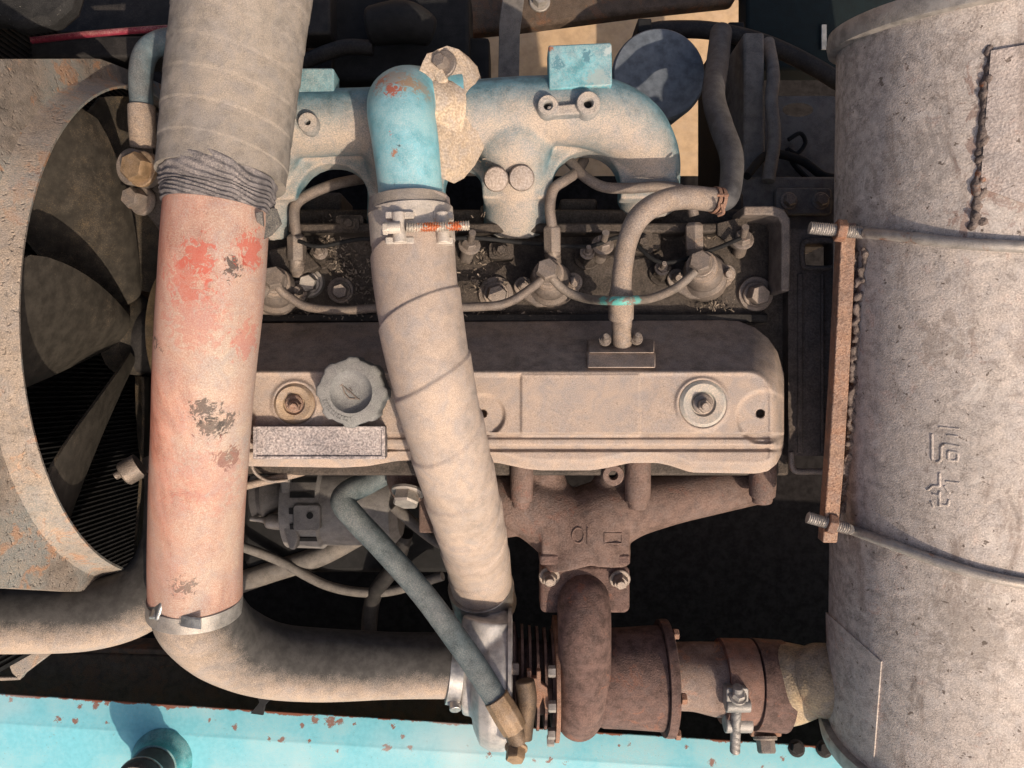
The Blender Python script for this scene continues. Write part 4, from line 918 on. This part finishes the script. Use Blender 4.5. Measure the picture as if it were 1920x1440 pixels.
for k in range(61):
    b_ = e0 + (e1 - e0)*(k/60)
    rs.append([b_ + nr_*(q[0]) + Vector((0,0,q[1] + .0006*mnoise.noise(Vector((k*.35, q[0]*9, 0))))) for q in prof])
m.rings(rs, False, False, closed=False)
part('sheet', m, blue, t, sharp=50)
m = MB(); a = rl(485, 1340); b = rl(508, 1300, ZR+.02)
m.prism([rl(470,1338,ZR+.002), rl(492,1341,ZR+.002), rl(496,1322,ZR+.012), rl(514,1303,ZR+.02), rl(510,1299,ZR+.02), rl(482,1302,ZR+.016), rl(486,1318,ZR+.01)], (.0015,0,-.002)); part('clip', m, M['black'], t)
for x, y in ((1493, 1403), (1545, 1404)):
    m = MB(); m.hexbolt(rl(x, y, ZR), (0,.4,1), U(12,ZR), .010, washer=1.3); part('rail_bolt', m, M['oily'], t)
t = thing('filler_knob', 'round grey-topped filler cap on the turquoise rail', 'cap', rl(300, 1430))
kb = mk('teal grommet', (.06,.30,.33), dust=.25, dustcol=(.35,.40,.40), rust=.1, rough=.5, bump=.4)
o = rl(304, 1424, ZR+.002); r_ = U(44, ZR)
m = MB(); m.lathe(o, (0,0,1), [(r_*1.32,0),(r_*1.25,.006),(r_*1.1,.012),(r_*1.02,.018),(r_*.98,.030)], 48); part('collar', m, kb, t)
m = MB(); m.lathe(o + Vector((0,0,.028)), (0,0,1), [(r_*.9,0),(r_*.92,.04),(r_*.98,.044),(r_*.98,.062),(r_*.93,.067),(r_*.3,.069)], 48); part('cap_top', m, M['rubber'], t)
m = MB(); m.lathe(o + Vector((0,0,.066)), (0,0,1), [(r_*.99,0),(r_*1.0,.001),(r_*1.0,.003),(r_*.99,.004)], 48); part('cap_ring', m, M['zinc'], t)

# ================================================================== FAR SIDE (dark, behind the intake)
t = thing('fuel_filter', 'round blue-grey filter can seen end on behind the manifold', 'filter', P(1236, 136, -.3))
zf = -.24; r_ = U(88, zf)
m = MB(); m.lathe(P(1236,138,zf) - Vector((0,0,.16)), (0,0,1), [(r_*.62,0),(r_*.72,.01),(r_,.150),(r_*.985,.156),(r_*.95,.159),(r_*.2,.160)], 64); part('can', m, M['filt'], t)
m = MB(); m.pbox(1196, 34, 1222, 60, zf-.02, .06); part('head_lug', m, M['black'], t, bevel=.002)
line('far_hose', 'dark hose arching over the filter can to the far frame', [(1190,100,-.33),(1215,62,-.32),(1290,55,-.30),(1360,62,-.29),(1440,84,-.28),(1520,122,-.28),(1600,170,-.28)], 16, M['oily'], 'hose')
t = thing('far_frame_beam', 'brown rusty frame beam across the far side', 'beam', P(1000, 20, -.45))
m = MB(); zb_ = -.36; m.plate([(560,-80),(1420,-80),(1376,4),(1200,22),(970,52),(870,62),(560,100)], zb_, .03); part('beam', m, M['beam'], t, bevel=.006)
m = MB(); m.hexbolt(P(1012,4,zb_), (0,0,1), U(14,zb_), .018, washer=1.4); part('bolt', m, M['rod'], t)
m = MB(); zs_ = -.30; m.plate([(945,-20),(985,-20),(975,60),(973,150),(934,150),(936,40)], zs_, .006); solo('hanger_strap', m, M['greywall'], 'dark flat strap hanging over the sunlit ground', 'strap', P(955, 60, zs_), bevel=.001)
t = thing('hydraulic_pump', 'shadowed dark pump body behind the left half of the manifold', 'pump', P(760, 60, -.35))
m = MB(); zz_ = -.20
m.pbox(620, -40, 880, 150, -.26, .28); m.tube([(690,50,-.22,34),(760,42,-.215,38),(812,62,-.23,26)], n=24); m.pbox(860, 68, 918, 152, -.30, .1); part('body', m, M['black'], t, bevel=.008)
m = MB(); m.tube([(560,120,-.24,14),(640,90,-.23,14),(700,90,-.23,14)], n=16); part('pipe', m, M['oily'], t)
t = thing('far_side_frame', 'dim grey frame panel with oval slot beside the muffler', 'panel', P(1480, 240, -.3))
zz_ = -.22
m = MB()
ov = [(1496 + 29*math.cos(2*math.pi*k/32), 206 + 13*math.sin(2*math.pi*k/32)) for k in range(32)]
ex = []
for k in range(32):
    a = 2*math.pi*k/32; cx_, cy_ = math.cos(a), math.sin(a); s = min((98 if cx_ > 0 else 62)/max(abs(cx_),1e-6), (130 if cy_ > 0 else 26)/max(abs(cy_),1e-6)); ex.append((1496 + cx_*s, 206 + cy_*s))
m.rings([[P(x,y,zz_-.01) for x,y in ov], [P(x,y,zz_) for x,y in ov], [P(x,y,zz_) for x,y in ex], [P(x,y,zz_-.04) for x,y in ex]], False, False); part('slotted_panel', m, M['greywall'], t, sharp=30)
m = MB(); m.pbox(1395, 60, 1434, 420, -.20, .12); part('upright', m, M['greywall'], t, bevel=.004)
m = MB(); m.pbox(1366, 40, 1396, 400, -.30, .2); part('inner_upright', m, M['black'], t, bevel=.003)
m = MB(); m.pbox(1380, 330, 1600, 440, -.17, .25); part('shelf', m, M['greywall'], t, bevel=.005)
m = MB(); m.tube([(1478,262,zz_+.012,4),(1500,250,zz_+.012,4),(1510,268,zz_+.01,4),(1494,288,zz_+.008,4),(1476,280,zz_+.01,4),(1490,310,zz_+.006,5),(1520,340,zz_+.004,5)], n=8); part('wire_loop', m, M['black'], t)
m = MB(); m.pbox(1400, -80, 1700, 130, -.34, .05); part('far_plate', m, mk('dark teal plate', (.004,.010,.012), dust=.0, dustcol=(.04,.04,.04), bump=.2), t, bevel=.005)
m = MB(); m.pbox(1541, 46, 1550, 92, -.335, .003); solo('torn_paper_tag', m, mk('pale tag', (.6,.57,.5), dust=.1, bump=.2), 'pale torn strip hanging in the dark by the muffler top', 'tag', P(1545, 70, -.33))
t = thing('upper_left_frame', 'dark cross frame in shadow at the upper left', 'frame', P(150, 60, -.2))
m = MB(); m.pbox(-120, 66, 330, 108, -.12, .05); part('lower_rail', m, M['oily'], t, bevel=.004)
m = MB(); m.pbox(-120, -60, 620, 64, -.22, .05); part('upper_rail', m, M['oily'], t, bevel=.004)
line('red_wire', 'pinkish red wire along the dark frame at upper left', [(60,76,-.105),(150,66,-.10),(240,58,-.10),(360,50,-.10)], 6, M['pinkwire'], 'wire')
t = thing('dusty_cover_corner', 'dark dusty lumpy corner of a cover at the top left', 'cover', P(50, 10, -.1))
m = MB(); m.plate([(-60,-60),(150,-60),(128,12),(95,40),(60,46),(22,52),(8,40),(-60,36)], -.03, .03); part('sheet', m, mk('dusty dark vinyl', (.02,.02,.021), dust=.1, dustcol=(.07,.065,.06), speck=.5, speckcol=(.35,.33,.3), bump=.8), t, bevel=.008)

# dry leaf litter caught in the valley of the head
m = MB()
def chip(x, y, z, s):
    c_ = P(x, y, z); a = Vector((random.uniform(-1,1), random.uniform(-1,1), random.uniform(-.4,.6))).normalized()
    b = a.cross(Vector((random.uniform(-1,1), random.uniform(-1,1), random.uniform(-1,1)))).normalized(); w = a.cross(b)
    m.obox(c_, a*s, b*s*.35, w*s*.15)
for cx, cy, sx, sy, n in ((620,470,14,45,90),(650,500,20,40,70),(690,530,20,40,90),(560,592,60,8,70),(650,590,40,9,80),(905,480,22,30,70),(900,530,30,20,60),(960,400,30,8,70),(945,306,16,10,60),(1340,572,16,10,50),(950,592,70,6,60),(1225,440,60,20,20),(1330,440,30,20,24)):
    for k in range(n):
        zq = -.030 if cy in (306,) else (-.086 if cy in (400,) else -.099)
        chip(random.gauss(cx, sx), random.gauss(cy, sy*.6), zq + random.uniform(0,.006), random.uniform(.0008,.003))
solo('dry_litter', m, M['litter'], 'dry leaf crumbs and twigs caught along the cylinder head', 'litter', P(800, 500, -.1), kind='stuff', sharp=10)

# fittings crowding the top of the head
def glow_plug(x, y, label):
    t = thing('glow_plug', label, 'glow plug', P(x, y, -.105), 'glow plugs along the head')
    m = MB(); m.hexbolt(P(x, y+14, -.105), (.05,.25,1), U(19,-.1), .016, washer=1.3); m.cyl(P(x, y+12, -.09), (.05,.25,1), U(11,-.08), .022, 16); part('body', m, M['head'], t)
    m = MB(); m.hexbolt(P(x+1, y+4, -.070), (.05,.25,1), U(10,-.07), .007, washer=1.4); m.cyl(P(x+1, y+2, -.065), (.05,.25,1), U(5,-.06), .014, 10); part('terminal_nut', m, M['bolt'], t)
glow_plug(600, 470, 'glow plug in the gloom between red hose and tan hose')
glow_plug(1100, 470, 'glow plug just left of the breather pipe')
glow_plug(1240, 500, 'glow plug between the breather pipe and the right injector')
line('glow_plug_wire', 'thin dark wire strung along the head above the injectors', [(560,452,-.06),(600,462,-.05),(680,448,-.06),(760,455,-.065),(880,446,-.06),(980,455,-.07),(1100,462,-.055),(1170,445,-.07),(1240,492,-.055),(1330,470,-.07),(1390,446,-.055)], 4, M['black'], 'wire')
for x, y, w_, h_, lab in ((655, 420, 52, 34, 'dark square casting block left of the tan hose'), (940, 470, 46, 30, 'dark square casting block right of the tan hose'), (1205, 455, 40, 40, 'dark square casting block behind the breather pipe')):
    m = MB(); m.plate(rpoly(x-w_/2, y-h_/2, x+w_/2, y+h_/2, 6), -.078, .04); m.plate(rpoly(x-w_/2+8, y-h_/2+6, x+w_/2-8, y+h_/2-6, 5), -.072, .02); m.hexbolt(P(x, y, -.072), (0,0,1), U(9,-.07), .009)
    solo('casting_block', m, M['head'], lab, 'casting', P(x, y, -.1), 'casting blocks on the head', bevel=.002)
m = MB(); m.plate([(500,470),(560,455),(600,500),(560,520),(510,505)], -.082, .02); solo('clamp_strap', m, M['head'], 'dark bent strap beside the red hose under the fuel line', 'strap', P(550, 490, -.09), bevel=.003)
# dim things in the space below the engine
t = thing('inner_frame_rail', 'dim brown inner frame rail beyond the turquoise rail', 'frame rail', P(400, 1270, -.5))
m = MB(); m.plate([(-150,1215),(300,1228),(900,1268),(900,1400),(-150,1350)], -.47, .05); part('web', m, M['beam'], t, bevel=.004)
m = MB(); m.plate([(-150,1205),(300,1218),(900,1258),(900,1268),(300,1228),(-150,1215)], -.46, .06); part('flange', m, M['beam'], t, bevel=.002)
m = MB(); m.plate(rpoly(455, 890, 930, 1075, 30), -.52, .12); solo('oil_pan', m, M['black'], 'dark oil pan below the left half of the engine', 'oil pan', P(700, 980, -.6), bevel=.01)

line('wiring_loom', 'dim wiring loom sagging through the dark space left of the tan hose', [(440,1020,-.48),(520,1050,-.50),(620,1100,-.50),(720,1110,-.49),(830,1080,-.46)], 9, M['greywall'], 'wire')
line('drain_hose', 'dim drain hose dropping behind the diagonal oil hose', [(760,1000,-.42),(740,1060,-.46),(700,1120,-.50),(690,1200,-.54)], 15, M['oily'], 'hose')
line('battery_cable', 'dark cable curving across the panel at upper right', [(1400,330,-.16),(1440,290,-.19),(1500,300,-.20),(1545,330,-.19),(1590,335,-.18)], 8, M['black'], 'cable')
line('return_hose', 'dim grey hose running beside the upright at upper right', [(1440,80,-.25),(1450,140,-.20),(1446,190,-.17),(1452,260,-.16),(1440,340,-.15)], 12, M['greywall'], 'hose')
t = thing('relay_bracket', 'dim grey bolted bracket on the shelf at upper right', 'bracket', P(1500, 380, -.17))
m = MB(); m.plate(rpoly(1455, 352, 1560, 402, 8), -.158, .02); part('plate', m, M['greywall'], t, bevel=.002)
for x in (1478, 1538):
    m = MB(); m.hexbolt(P(x, 377, -.158), (0,0,1), U(12,-.15), .012); part('bolt', m, M['bolt'], t)
